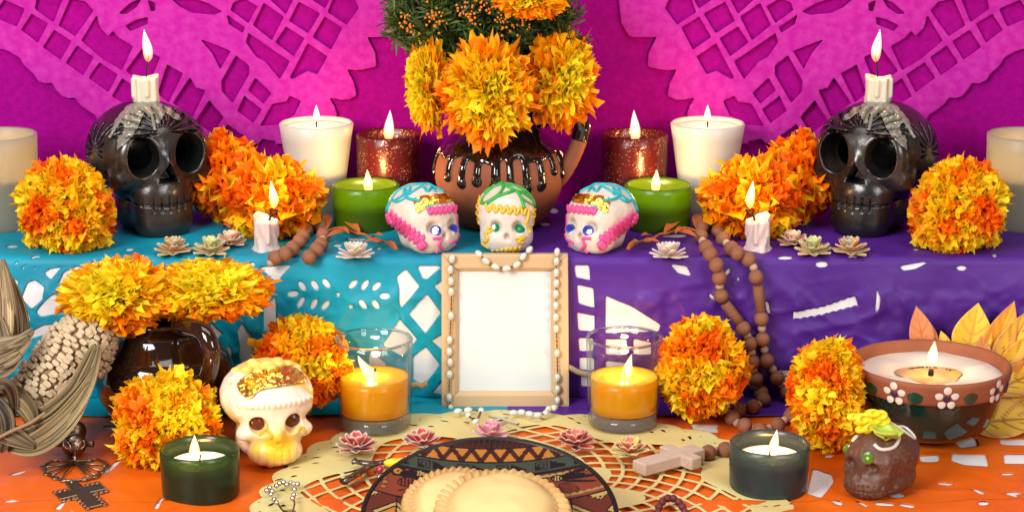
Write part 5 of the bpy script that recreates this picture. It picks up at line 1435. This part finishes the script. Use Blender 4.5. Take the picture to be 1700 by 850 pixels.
def paperflower(x, y, rpx, zf, label, layers, edge=(.85, .75, .62), group=None, Y=None, cat='paper flower'):
    c = onZ(x, y, zf); s = mpp(c); Rr = rpx * s; root = thing('paper_flower', c, label, cat, group); z = .0008
    for li, (n, el_, L, W, col) in enumerate(layers):
        for k in range(n):
            az = 2 * math.pi * (k + .5 * (li % 2)) / n + .3 + rng.normal() * .07; cc = np.array(col[k % len(col)]) * rng.uniform(.9, 1.1)
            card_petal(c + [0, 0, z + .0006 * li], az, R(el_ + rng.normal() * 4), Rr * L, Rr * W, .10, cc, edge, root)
    if len(layers) > 0:
        V, F = ball(c + [0, 0, .003], (.0022, .0022, .002), 10, 6); mk('centre', V, F, M['pap'], root, True, np.tile(np.array(layers[-1][4][0]) * .9, (len(V), 1)))
    return root
OO, GG, PK, TN, CR = (.78, .33, .05), (.42, .50, .16), (.72, .34, .22), (.62, .40, .20), (.80, .66, .52); GY = (.36, .38, .28)
RD, RL = (.58, .03, .015), (.74, .15, .09); YL = (.85, .68, .10)
gf = 'succulent-like paper flowers on the upper step'
zt = Z1 + .003
for args, l2 in (
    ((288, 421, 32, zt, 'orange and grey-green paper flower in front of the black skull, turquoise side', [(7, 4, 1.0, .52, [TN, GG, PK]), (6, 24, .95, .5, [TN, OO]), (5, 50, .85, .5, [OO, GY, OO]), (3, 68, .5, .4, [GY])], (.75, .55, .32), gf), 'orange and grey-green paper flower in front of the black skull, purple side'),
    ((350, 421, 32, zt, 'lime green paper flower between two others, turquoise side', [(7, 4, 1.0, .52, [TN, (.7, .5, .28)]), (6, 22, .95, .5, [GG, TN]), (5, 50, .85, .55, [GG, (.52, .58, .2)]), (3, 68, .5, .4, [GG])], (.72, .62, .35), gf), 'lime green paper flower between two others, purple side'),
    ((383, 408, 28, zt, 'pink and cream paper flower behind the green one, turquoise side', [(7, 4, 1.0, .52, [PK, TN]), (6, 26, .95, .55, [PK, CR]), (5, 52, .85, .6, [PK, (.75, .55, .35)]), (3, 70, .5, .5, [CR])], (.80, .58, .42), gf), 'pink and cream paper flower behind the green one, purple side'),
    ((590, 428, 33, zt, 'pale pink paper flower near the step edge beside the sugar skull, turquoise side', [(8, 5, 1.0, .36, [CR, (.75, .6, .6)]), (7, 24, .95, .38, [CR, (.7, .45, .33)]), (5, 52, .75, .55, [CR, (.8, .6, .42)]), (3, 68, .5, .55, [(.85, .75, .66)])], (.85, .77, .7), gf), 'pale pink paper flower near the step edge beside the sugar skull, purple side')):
    a = paperflower(*args); pair(a, l2)
zl = .0105; gf = 'red patterned paper flowers on the doily'
red = [(7, 6, 1.0, .5, [RD, (.35, .30, .2)]), (6, 24, .95, .5, [RD, RL]), (5, 48, .85, .55, [RL, RD]), (3, 70, .5, .45, [RL])]
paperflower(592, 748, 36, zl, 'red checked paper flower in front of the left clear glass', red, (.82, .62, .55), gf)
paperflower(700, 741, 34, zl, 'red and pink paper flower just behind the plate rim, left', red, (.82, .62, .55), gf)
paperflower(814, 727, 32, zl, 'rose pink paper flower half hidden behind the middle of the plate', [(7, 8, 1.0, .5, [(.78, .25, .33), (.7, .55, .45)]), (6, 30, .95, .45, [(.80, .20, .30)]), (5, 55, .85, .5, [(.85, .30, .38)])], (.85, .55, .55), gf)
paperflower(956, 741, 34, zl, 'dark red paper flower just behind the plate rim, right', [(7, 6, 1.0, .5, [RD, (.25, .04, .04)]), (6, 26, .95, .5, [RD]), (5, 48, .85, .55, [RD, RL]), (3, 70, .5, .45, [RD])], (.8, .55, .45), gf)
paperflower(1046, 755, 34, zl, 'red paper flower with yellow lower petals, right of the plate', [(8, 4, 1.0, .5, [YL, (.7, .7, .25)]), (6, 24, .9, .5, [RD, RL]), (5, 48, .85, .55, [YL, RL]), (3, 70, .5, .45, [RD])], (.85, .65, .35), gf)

# orange leaf twig
def leafshape(base, tip, w, m, root, nm='leaf', bend=0.003, n=(0, -.3, 1), cols=None, thick=.0005):
    base, tip = np.array(base), np.array(tip); d = tip - base; n = np.array(n, float); s = np.cross(d, n); s /= np.linalg.norm(s); n = np.cross(s, d); n /= np.linalg.norm(n); V = []; Cc = []
    T_ = np.linspace(0, 1, 30); U = np.linspace(-1, 1, 17)
    for t in T_:
        ww = w * math.sin(math.pi * t ** .85) ** .95 * (1.1 - .1 * t) if 0 < t < 1 else w * .02
        for u in U:
            V.append(base + d * t + s * ww * .5 * u + n * (bend * math.sin(math.pi * t) + .22 * ww * abs(u) ** 1.3 * .5)); Cc.append(cols(t, u) if cols else (1, 1, 1))
    F = [(i * 17 + j, i * 17 + j + 1, (i + 1) * 17 + j + 1, (i + 1) * 17 + j) for i in range(29) for j in range(16)]
    return solid(mk(nm, V, F, M[m], root, True, np.array(Cc) if cols else None), thick)
zb = Z1 + .004
root = thing('leaf_twig', onZ(600, 390, Z1), 'orange cut-paper leafy twig lying before the green votive, turquoise side', 'paper twig', 'orange leaf twigs')
V, F = tube(catmull([onZ(x, y, zb + .004) for x, y in [(540, 385), (565, 378), (590, 387), (605, 389), (622, 400), (640, 402), (657, 413)]], 6), .0012, 6); mk('stem', V, F, M['leafo'], root)
for b_, t_, w in (((598, 387), (565, 361), .009), ((585, 386), (543, 393), .010), ((540, 384), (545, 354), .010), ((618, 396), (636, 391), .006), ((640, 403), (604, 402), .006), ((640, 402), (661, 414), .004), ((560, 380), (580, 388), .007)):
    leafshape(onZ(*b_, zb + .003), onZ(*t_, zb + .009), w, 'leafo', root)
pair(root, 'orange cut-paper leafy twig lying before the green votive, purple side')

# ================================================================ BROWN JUG
cG = np.array([onY(272, 600, .195)[0], .195, .002]); sG = mpp(cG + [0, 0, .05])
gp = [(34, 0), (58, 2), (78, 18), (102, 44), (113, 72), (114, 94), (105, 122), (88, 142), (78, 156), (74, 168), (80, 180), (90, 190)]
fineG = catmull(np.array(gp) * sG, 6); root = thing('brown_jug', cG, 'squat dark brown glazed clay jug with thick loop handle, left side of the lower table', 'jug')
k = 20
V, F = lathe([(.0001, .001)] + [tuple(p) for p in fineG[:k]], cG, 72); mk('jug_foot', V, F, M['clay'], root)
prof = [(a + .0006, b) for a, b in fineG[k - 1:]]; e = fineG[-1]
prof = [(fineG[k - 1][0] - .001, fineG[k - 1][1] - .0008)] + prof + [(e[0] - .001, e[1] + .0022), (e[0] - .004, e[1] + .0015)] + [(a - .004, b) for a, b in fineG[::-1][2:50]]
V, F = lathe(prof, cG, 72); mk('jug_body', V, F, M['browngl'], root)
hp = [(296, 541, .150), (316, 543, .132), (338, 552, .120), (350, 578, .114), (349, 608, .116), (340, 634, .126), (328, 650, .142)]
hp = [onY(x, y, Y) for x, y, Y in hp]; C_ = catmull(hp, 8); V, F = tube(C_, 14.5 * sG, 16); mk('handle', V, F, M['browngl'], root)

# ================================================================ CLAY BOWL CANDLE
rB = 132; c = onY(1545, 600, .165); sB = mpp(c); zR = c[2]; c0 = np.array([c[0], .165, .004]); H = zR - .004
root = thing('bowl_candle', c0, 'big clay bowl of white wax with dark green glazed belly and painted flower rim', 'candle bowl')
b_ = 36 * sB * 1.06; rr0 = rB * sB
prof = [(.0001, .0005), (rr0 * .44, .0005), (rr0 * .46, .004)] + [(rr0 * (.46 + .44 * math.sin(t * math.pi / 2) ** .85), .004 + (H - b_ - .004) * (1 - math.cos(t * math.pi / 2))) for t in np.linspace(.08, 1, 16)]
V, F = lathe(prof, c0, 96); mk('glazed_belly', V, F, mat('dark_green_glaze', (.004, .030, .021), .06, coat=.5, var=(14, (.004, .012, .009), .42, .62)), root)
def sq(u): # band profile bevelled
    return u
bp = [(rr0 * .895, H - b_ - .0005), (rr0 * .945, H - b_ + .0005), (rr0 * .955, H - b_ + .003), (rr0 * 1.0, H - .004), (rr0 * 1.0, H - .0012), (rr0 * .985, H), (rr0 * .955, H), (rr0 * .935, H - .0015), (rr0 * .915, H - .006), (rr0 * .88, H - .016)]
V, F = lathe(bp, c0, 128); mk('clay_band', V, F, M['clay'], root)
V, F = lathe([(rr0 * .905, H - .0105), (rr0 * .80, H - .0085), (rr0 * .55, H - .0095), (rr0 * .42, H - .0125), (rr0 * .30, H - .0135), (.0001, H - .0135)], c0, 96)
r_ = np.hypot(V[:, 0] - c0[0], V[:, 1] - c0[1]); an = np.arctan2(V[:, 1] - c0[1], V[:, 0] - c0[0])
V[:, 2] += .0016 * noise3(V[:, 0], V[:, 1], 0, 60) * (r_ < rr0 * .9) + .002 * np.sin(an * 5 + 1) * ((r_ > rr0 * .5) & (r_ < rr0 * .85))
mk('wax', V, F, M['wax'], root)
V, F = lathe([(rr0 * .40, H - .0122), (rr0 * .36, H - .0119), (.0001, H - .0118)], c0, 40); a_ = np.arctan2(V[:, 1] - c0[1], V[:, 0] - c0[0]); V[:, :2] = c0[:2] + (V[:, :2] - c0[:2]) * (1 + .08 * np.sin(a_ * 3) + .05 * np.sin(a_ * 5))[:, None]
mk('melted_pool', V, F, mat('melted_amber_wax', (.62, .36, .10), .1, coat=.6, sss=.2, sssr=(.005,), var=(60, (.80, .62, .3), .4, .7)), root)
wp = c0 + [0, -.004, H - .012]
V, F = tube([wp, wp + [0, 0, .004], wp + [.0003, 0, .0065]], [.0024, .0026, .002], 7); mk('wick', V, F, M['wick'], root)
for k in range(26):
    a = rng.uniform(.3, 2.6); q = c0 + [rr0 * .3 * math.cos(a) * 1.1, rr0 * .27 * math.sin(a), H - .0112]; V, F = ball(q, (rng.uniform(.0004, .0012), .0006, .0005), 5, 4)
    if k == 0: sv = []
    sv.append((V, F))
V, F = join(sv); mk('char_specks', V, F, M['wick'], root, kind='stuff')
p = onY(1548, 604, wp[1]); q = onY(1548, 566, wp[1]); flame(root, [p[0], wp[1], p[2]], q[2] - p[2], 8 * sB, 'flame', .05)
def bandpt(px_, vv, off=.0006):
    # angle from pixel x on the front of the band
    s1 = np.clip((px_ - 1545) / (rB * 1.0), -.999, .999); a = math.asin(s1); h = H - .004 - (b_ - .005) * vv; r = np.interp(h, [H - b_ + .003, H - .004], [rr0 * .955, rr0 * 1.0]) + off
    return a, h, r
def dot(px_, vv, rw, m, nm, parent=root, sx=1.):
    a, h, r = bandpt(px_, vv); P = []; F = []
    P.append((a, h, r + .0007))
    for k in range(14): t = 2 * math.pi * k / 14; P.append((a + rw * math.cos(t) / rr0, h + rw * math.sin(t), r))
    V = [c0 + [rr * math.sin(aa), -rr * math.cos(aa), hh] for aa, hh, rr in [(q_[0], q_[1], (q_[2] - (0 if i == 0 else .0004)) + (q_[1] - h) * .05) for i, q_ in enumerate(P)]]
    return mk(nm, V, [(0, 1 + k, 1 + (k + 1) % 14) for k in range(14)], m, parent)
M['pg'] = mat('green_slip', (.012, .06, .035), .3, coat=.5); M['pw'] = mat('white_slip', (.80, .77, .70), .45); M['pv'] = mat('dark_violet_slip', (.05, .02, .07), .4)
def pflower(px_):
    a0, h0, r0 = bandpt(px_, .52)
    f_ = dot(px_, .52, .0034, M['pv'], 'flower_heart')
    for k in range(5):
        t = math.pi / 2 + k * 2 * math.pi / 5; s1 = math.sin(a0 + .0074 * math.cos(t) / rr0); dot(1545 + rB * s1, .52 - .0074 * math.sin(t) / (b_ - .005), .0036, M['pw'], 'painted_petal', f_)
for x in (1418, 1465, 1547, 1637, 1675): pflower(x)
for x in (1433, 1496, 1588, 1662): dot(x, .5, .0072, M['pg'], 'green_dot')

# ================================================================ AUTUMN LEAVES
def acol(main, vein, red=None):
    def f(t, u):
        v = abs(((t * 5.5 - abs(u) * 1.4) % 1) - .5) < .07 or abs(u) < .07
        c = np.array(vein if v else main) ; 
        if red is not None: k = np.clip(abs(u) * 1.2 - .55 + .2 * math.sin(t * 7) + .5 * max(0, t - .6), 0, 1); c = c * (1 - k) + np.array(red) * k
        return c
    return f
YLf, ORf, RDf, PKf = (1.1, .72, .06), (1.05, .42, .03), (.66, .15, .03), (.80, .30, .12)
root = thing('paper_autumn_leaf', onZ(1620, 700, 0), 'large painted yellow and rust paper leaf cluster standing behind the clay bowl', 'paper leaf')
for b_0, t_0, w, Yb, cf in (((1535, 590), (1521, 508), .022, .24, acol(PKf, RDf, (.66, .25, .1))), ((1545, 590), (1542, 532), .014, .242, acol(PKf, RDf)), ((1572, 590), (1562, 549), .012, .243, acol(YLf, ORf)), ((1602, 600), (1624, 503), .036, .238, acol(YLf, (.85, .42, .05))), ((1632, 620), (1630, 553), .016, .232, acol(PKf, ORf)),
        ((1636, 612), (1684, 500), .028, .236, acol(ORf, YLf, PKf)), ((1650, 622), (1712, 512), .030, .234, acol(YLf, RDf, PKf)), ((1656, 640), (1730, 545), .030, .232, acol(YLf, RDf, ORf)), ((1660, 655), (1735, 590), .028, .230, acol(ORf, RDf, PKf))):
    a = onY(*b_0, Yb); b = onY(*t_0, Yb + .006); leafshape(a, b, w, 'autumn', root, 'leaflet', .002, (0, -1, .1), cf, .0006)
for b_0, t_0, w, z in (((1610, 690), (1730, 640), .034, .016), ((1606, 698), (1735, 668), .036, .011), ((1600, 706), (1735, 695), .032, .008), ((1640, 655), (1735, 615), .03, .03)):
    leafshape(onZ(*b_0, z), onZ(*t_0, z + .006), w * 1.25, 'autumn', root, 'leaflet', .003, (0, -.8, 1), acol(YLf, (.50, .18, .04), (.66, .24, .12)), .0006)

# ================================================================ BRONZE CROSS CHARM
root = thing('bronze_cross', onZ(122, 790, 0), 'aged bronze crucifix with openwork fan and round filigree beads on the orange cloth', 'cross')
s = mpp(onZ(122, 790, 0)); zc = .004
V, F = ball(onZ(124, 716, .015), 20 * s, 24, 14); mk('round_bead', V, F, M['bronze'], root)
V, F = ball(onZ(123, 738, .0135), (21 * s, 21 * s, 20 * s), 24, 14); g0 = mk('filigree_bead', V, F, M['bronze'], root)
bv = bvh_of(g0); bv_mid = 0.15
for pts in ([(108, 730), (116, 738), (118, 750)], [(138, 730), (130, 738), (128, 750)], [(112, 745), (105, 738), (108, 730)], [(134, 745), (141, 738), (138, 730)], [(123, 724), (116, 730), (123, 736), (130, 730), (123, 724)]): ice(bv, pts, .0006, 'silver', root, 'filigree')
for x0, x1 in ((92, 104), (142, 155)): V, F = tube([onZ(x0, 736, .013), onZ(x1, 737, .013)], .0028, 12); mk('side_stud', V, F, M['bronze'], root)
V, F = tube([onZ(124, 748, .008), onZ(124, 764, .005)], .0016, 8); mk('link', V, F, M['silver'], root)
rim = [(124, 765), (100, 763), (84, 766), (72, 775), (78, 786), (92, 793), (106, 797), (122, 797), (140, 795), (158, 790), (172, 780), (176, 769), (160, 762), (146, 764), (124, 765)]
V, F = tube(catmull([onZ(x, y, zc) for x, y in rim], 5), .0012, 6); mk('fan_rim', V, F, M['bronze'], root)
for x, y in [(72, 775), (78, 786), (92, 793), (158, 790), (168, 783), (175, 772), (100, 763), (148, 763), (106, 797), (140, 795)]:
    V, F = tube([onZ(x, y, zc) + [.0026 * math.cos(t), .0026 * math.sin(t), 0] for t in np.linspace(0, 2 * math.pi, 12, endpoint=False)], .0008, 5, True); mk('scroll', V, F, M['bronze'], root)
for x, y in [(72, 776), (76, 784), (84, 790), (99, 795), (148, 793), (160, 789), (170, 782), (175, 772)]:
    V, F = tube([onZ(123, 767, zc), onZ(x, y, zc)], .0009, 6); mk('fan_rib', V, F, M['bronze'], root)
V, F = tube([onZ(120, 797, zc), onZ(118, 802, zc)], .0013, 6); mk('link', V, F, M['silver'], root)
a, b = onZ(117, 801, .003), onZ(160, 842, .003)
ax = b - a; L = np.linalg.norm(ax); ax /= L
def crs(u, v_): return a + ax * u * L + arm_ * v_
arm_ = onZ(172, 803, .003) - onZ(92, 821, .003); arm_ /= np.linalg.norm(arm_)
w = .0060; A_ = .0205
pts = [(0, -w * .8), (.30, -w), (.30, -A_), (.52, -A_), (.52, -w), (1, -w), (1, w), (.52, w), (.52, A_), (.30, A_), (.30, w), (0, w * .8)]
n = 12; V = [crs(u, v_) + np.array([0, 0, z]) for z in (0, .0018) for u, v_ in pts]; F = [(0, 1, 10, 11), (1, 2, 3, 4), (1, 4, 7, 10), (4, 5, 6, 7), (7, 8, 9, 10)]; F = [tuple(x + n for x in q) for q in F] + [q[::-1] for q in F] + [(i, (i + 1) % n, (i + 1) % n + n, i + n) for i in range(n)]
bevel(mk('crucifix', V, F, M['bronze'], root, False), .0005, 1)
for u, v_ in [(u, sgn * (w + .0016)) for u in (.6, .7, .8, .9, 1.0) for sgn in (-1, 1)] + [(uu, sgn * vv) for uu in (.24, .58) for vv in (.010, .0145, .019) for sgn in (-1, 1)]:
    V, F = tube([crs(u, v_) + [.0019 * math.cos(t), .0019 * math.sin(t), .001] for t in np.linspace(0, 2 * math.pi, 10, endpoint=False)], .0007, 5, True); mk('scroll', V, F, M['bronze'], root)

# ================================================================ CORN
root = thing('corn_cob', onZ(95, 690, 0), 'dried pale corn cob with peeled-back husk leaning behind the bronze cross', 'corn')
a, b = onY(48, 672, .115), onY(172, 535, .155); a[2] = max(a[2], .03); ax = b - a; L = np.linalg.norm(ax); ax /= L; R1 = 50 * mpp(a)
s1 = np.cross(ax, [0, 1, 0]); s1 /= np.linalg.norm(s1); s2 = np.cross(s1, ax)
prad = lambda t: R1 * (.88 + .22 * math.sin(t * 2.2)) * (1 - max(0, t - .72) ** 1.3 * 2.2)
Cc = [a + ax * L * t for t in np.linspace(-.05, 1.0, 14)]; V, F = tube(Cc, [prad(max(t, 0)) * .90 for t in np.linspace(-.05, 1., 14)], 20); mk('cob_core', V, F, M['cob'], root)
km = bpy.data.meshes.new('kernel'); V, F = ball((0, 0, 0), 1, 8, 6); V = np.sign(V) * np.abs(V) ** .55; V[:, 2] = np.where(V[:, 2] > .6, .72 + .1 * (V[:, 0] ** 2), V[:, 2]); km.from_pydata([tuple(v) for v in V], [], F); km.polygons.foreach_set('use_smooth', [True] * len(km.polygons)); km.materials.append(M['kernel'])
nk = 0
for i in range(21):
    t = (i + .5) / 21 * 1.0
    for j in range(23):
        ang = 2 * math.pi * (j / 23) + .15 * math.sin(i * .5) + rng.normal() * .06; nrm = s1 * math.cos(ang) + s2 * math.sin(ang)
        if nrm[1] > .2: continue
        tt = t + rng.normal() * .010 + (.5 / 21 if j % 2 else 0)
        if tt > .99: continue
        p = a + ax * L * tt + nrm * prad(tt) * rng.uniform(.92, 1.05)
        tg = np.cross(ax, nrm); Mx = Matrix((tg, ax, nrm)).transposed(); q = Mx.to_quaternion() if Mx.determinant() > 0 else Matrix((-tg, ax, nrm)).transposed().to_quaternion()
        sc_ = rng.uniform(.85, 1.1); wk = prad(tt) * math.pi / 23 * .98
        inst('kernel', km, p, root, q, (wk * sc_, L / 21 * .54 * sc_, wk * rng.uniform(.6, .95))); nk += 1
def husk(pts, w, root, tone=0., nm='husk_leaf', twist=0., cup=.25, nn=(0, -1, .3), green=0.):
    C = catmull(pts, 8); n = len(C); T_ = np.gradient(C, axis=0); T_ /= np.linalg.norm(T_, axis=1)[:, None]; V = []; Co = []; m = 21; seed = rng.uniform(0, 30)
    for i in range(n):
        t = i / (n - 1); N0 = np.array(nn, float); s = np.cross(T_[i], N0); s /= np.linalg.norm(s); N1 = np.cross(s, T_[i]); a_ = twist * t; s_2 = s * math.cos(a_) + N1 * math.sin(a_); N2 = np.cross(s_2, T_[i])
        ww = w * (math.sin(math.pi * min(1, .14 + t * .84)) ** .7)
        for j in range(m):
            u = j / (m - 1) * 2 - 1; rdg = .0012 * math.sin(j * 2.3 + seed) + .0016 * float(noise3(u * 3, t * 1.5, seed, 1.5))
            V.append(C[i] + s_2 * ww * .5 * u + N2 * (-cup * ww * u * u * .5 + rdg)); k = .5 + .5 * float(noise3(u * 9 + seed, t * .8, seed, 1.9)); k2 = .5 + .5 * float(noise3(u * 2 + seed, t * 2, seed + 5, 1.3)) + tone
            k = np.clip((k - .5) * 2.2 + .45, 0, 1); c_ = np.array([.10, .052, .022]) * (1 - k) + np.array([.54, .41, .22]) * k; c_ = c_ * (.45 + .8 * k2)
            if green: gk = green * (.4 + .6 * k2); c_ = c_ * (1 - gk) + np.array([.38, .36, .05]) * gk
            Co.append(c_)
    F = [(i * m + j, i * m + j + 1, (i + 1) * m + j + 1, (i + 1) * m + j) for i in range(n - 1) for j in range(m - 1)]
    return solid(mk(nm, V, F, M['husk'], root, True, np.array(Co)), .0006)
P3 = lambda x, y, Y: onY(x, y, Y)
husk([P3(40, 700, .085), P3(85, 690, .078), P3(128, 655, .088), P3(150, 610, .10), P3(162, 575, .12)], .022, root, .0, green=.1, cup=-.6)
husk([P3(10, 722, .08), P3(50, 722, .07), P3(95, 700, .07), P3(135, 655, .082), P3(158, 610, .10)], .021, root, .15, green=.1, cup=-.5)
husk([P3(15, 738, .07), P3(55, 738, .064), P3(92, 716, .064), P3(125, 680, .075), P3(150, 635, .09)], .020, root, .05, green=.15, cup=-.5)
husk([P3(-10, 640, .078), P3(18, 655, .072), P3(44, 680, .07), P3(60, 712, .07)], .020, root, -.35, green=.2, cup=.3)
husk([P3(-20, 700, .07), P3(2, 715, .06), P3(30, 728, .058), P3(58, 742, .06)], .018, root, -.2, green=.1, cup=.3)
husk([P3(-16, 660, .07), P3(4, 690, .06), P3(8, 720, .058), P3(2, 750, .06)], .018, root, -.6, cup=.3)
V, F = tube(catmull([P3(-5, 728, .055), P3(20, 715, .055), P3(50, 702, .06), P3(75, 685, .07)], 6), .0016, 7); mk('dry_stalk', V, F, M['cob'], root)
root = thing('corn_husk', onZ(5, 700, 0), 'tall dry brown corn husk standing at the left edge of the picture', 'corn husk')
husk([P3(22, 600, .13), P3(34, 560, .13), P3(30, 510, .135), P3(12, 452, .14)], .014, root, -.05, cup=.5)
husk([P3(14, 600, .125), P3(24, 560, .125), P3(22, 510, .13), P3(8, 440, .135)], .013, root, -.3, cup=.4)
husk([P3(4, 600, .12), P3(16, 560, .12), P3(14, 500, .12), P3(4, 430, .13)], .013, root, .1, cup=.5)
husk([P3(-10, 600, .115), P3(4, 560, .11), P3(6, 500, .12), P3(-4, 440, .13)], .016, root, .7, cup=.5)
husk([P3(-12, 610, .105), P3(2, 580, .10), P3(4, 560, .105), P3(-2, 525, .11)], .014, root, -.2, cup=.5)
husk([P3(-30, 578, .10), P3(5, 574, .095), P3(34, 566, .10), P3(55, 548, .11)], .015, root, -.1, cup=-.3, nn=(0, -.6, 1))
husk([P3(-30, 600, .09), P3(0, 594, .085), P3(22, 584, .09), P3(50, 558, .10)], .020, root, -.25, cup=-.3)
husk([P3(-20, 622, .085), P3(0, 614, .08), P3(18, 602, .085), P3(34, 586, .09)], .016, root, -.05, cup=-.3)
husk([P3(-20, 650, .065), P3(4, 640, .06), P3(18, 655, .065), P3(24, 690, .07)], .014, root, -.5, cup=.5)
# ================================================================ TWINE behind the frame
for pts, lab in (([(938, 606), (950, 612), (962, 618), (978, 622), (990, 628)], 'piece of rough twine sticking out from behind the frame towards the right glass'), ([(684, 640), (692, 638), (700, 641), (707, 637)], 'frayed end of twine beside the left clear glass')):
    C_ = catmull([onY(x, y, .247 if x < 800 else .252) for x, y in pts], 10); root = None
    A1 = []
    for k in range(2):
        n = len(C_); ph = np.arange(n) * 1.1 + k * math.pi; A1.append(tube(C_ + np.stack([np.zeros(n), np.cos(ph), np.sin(ph)], 1) * .0014, .0017, 7))
    V, F = join(A1); o = mk('twine', V, F, M['twine']); tag(o, lab, 'twine')
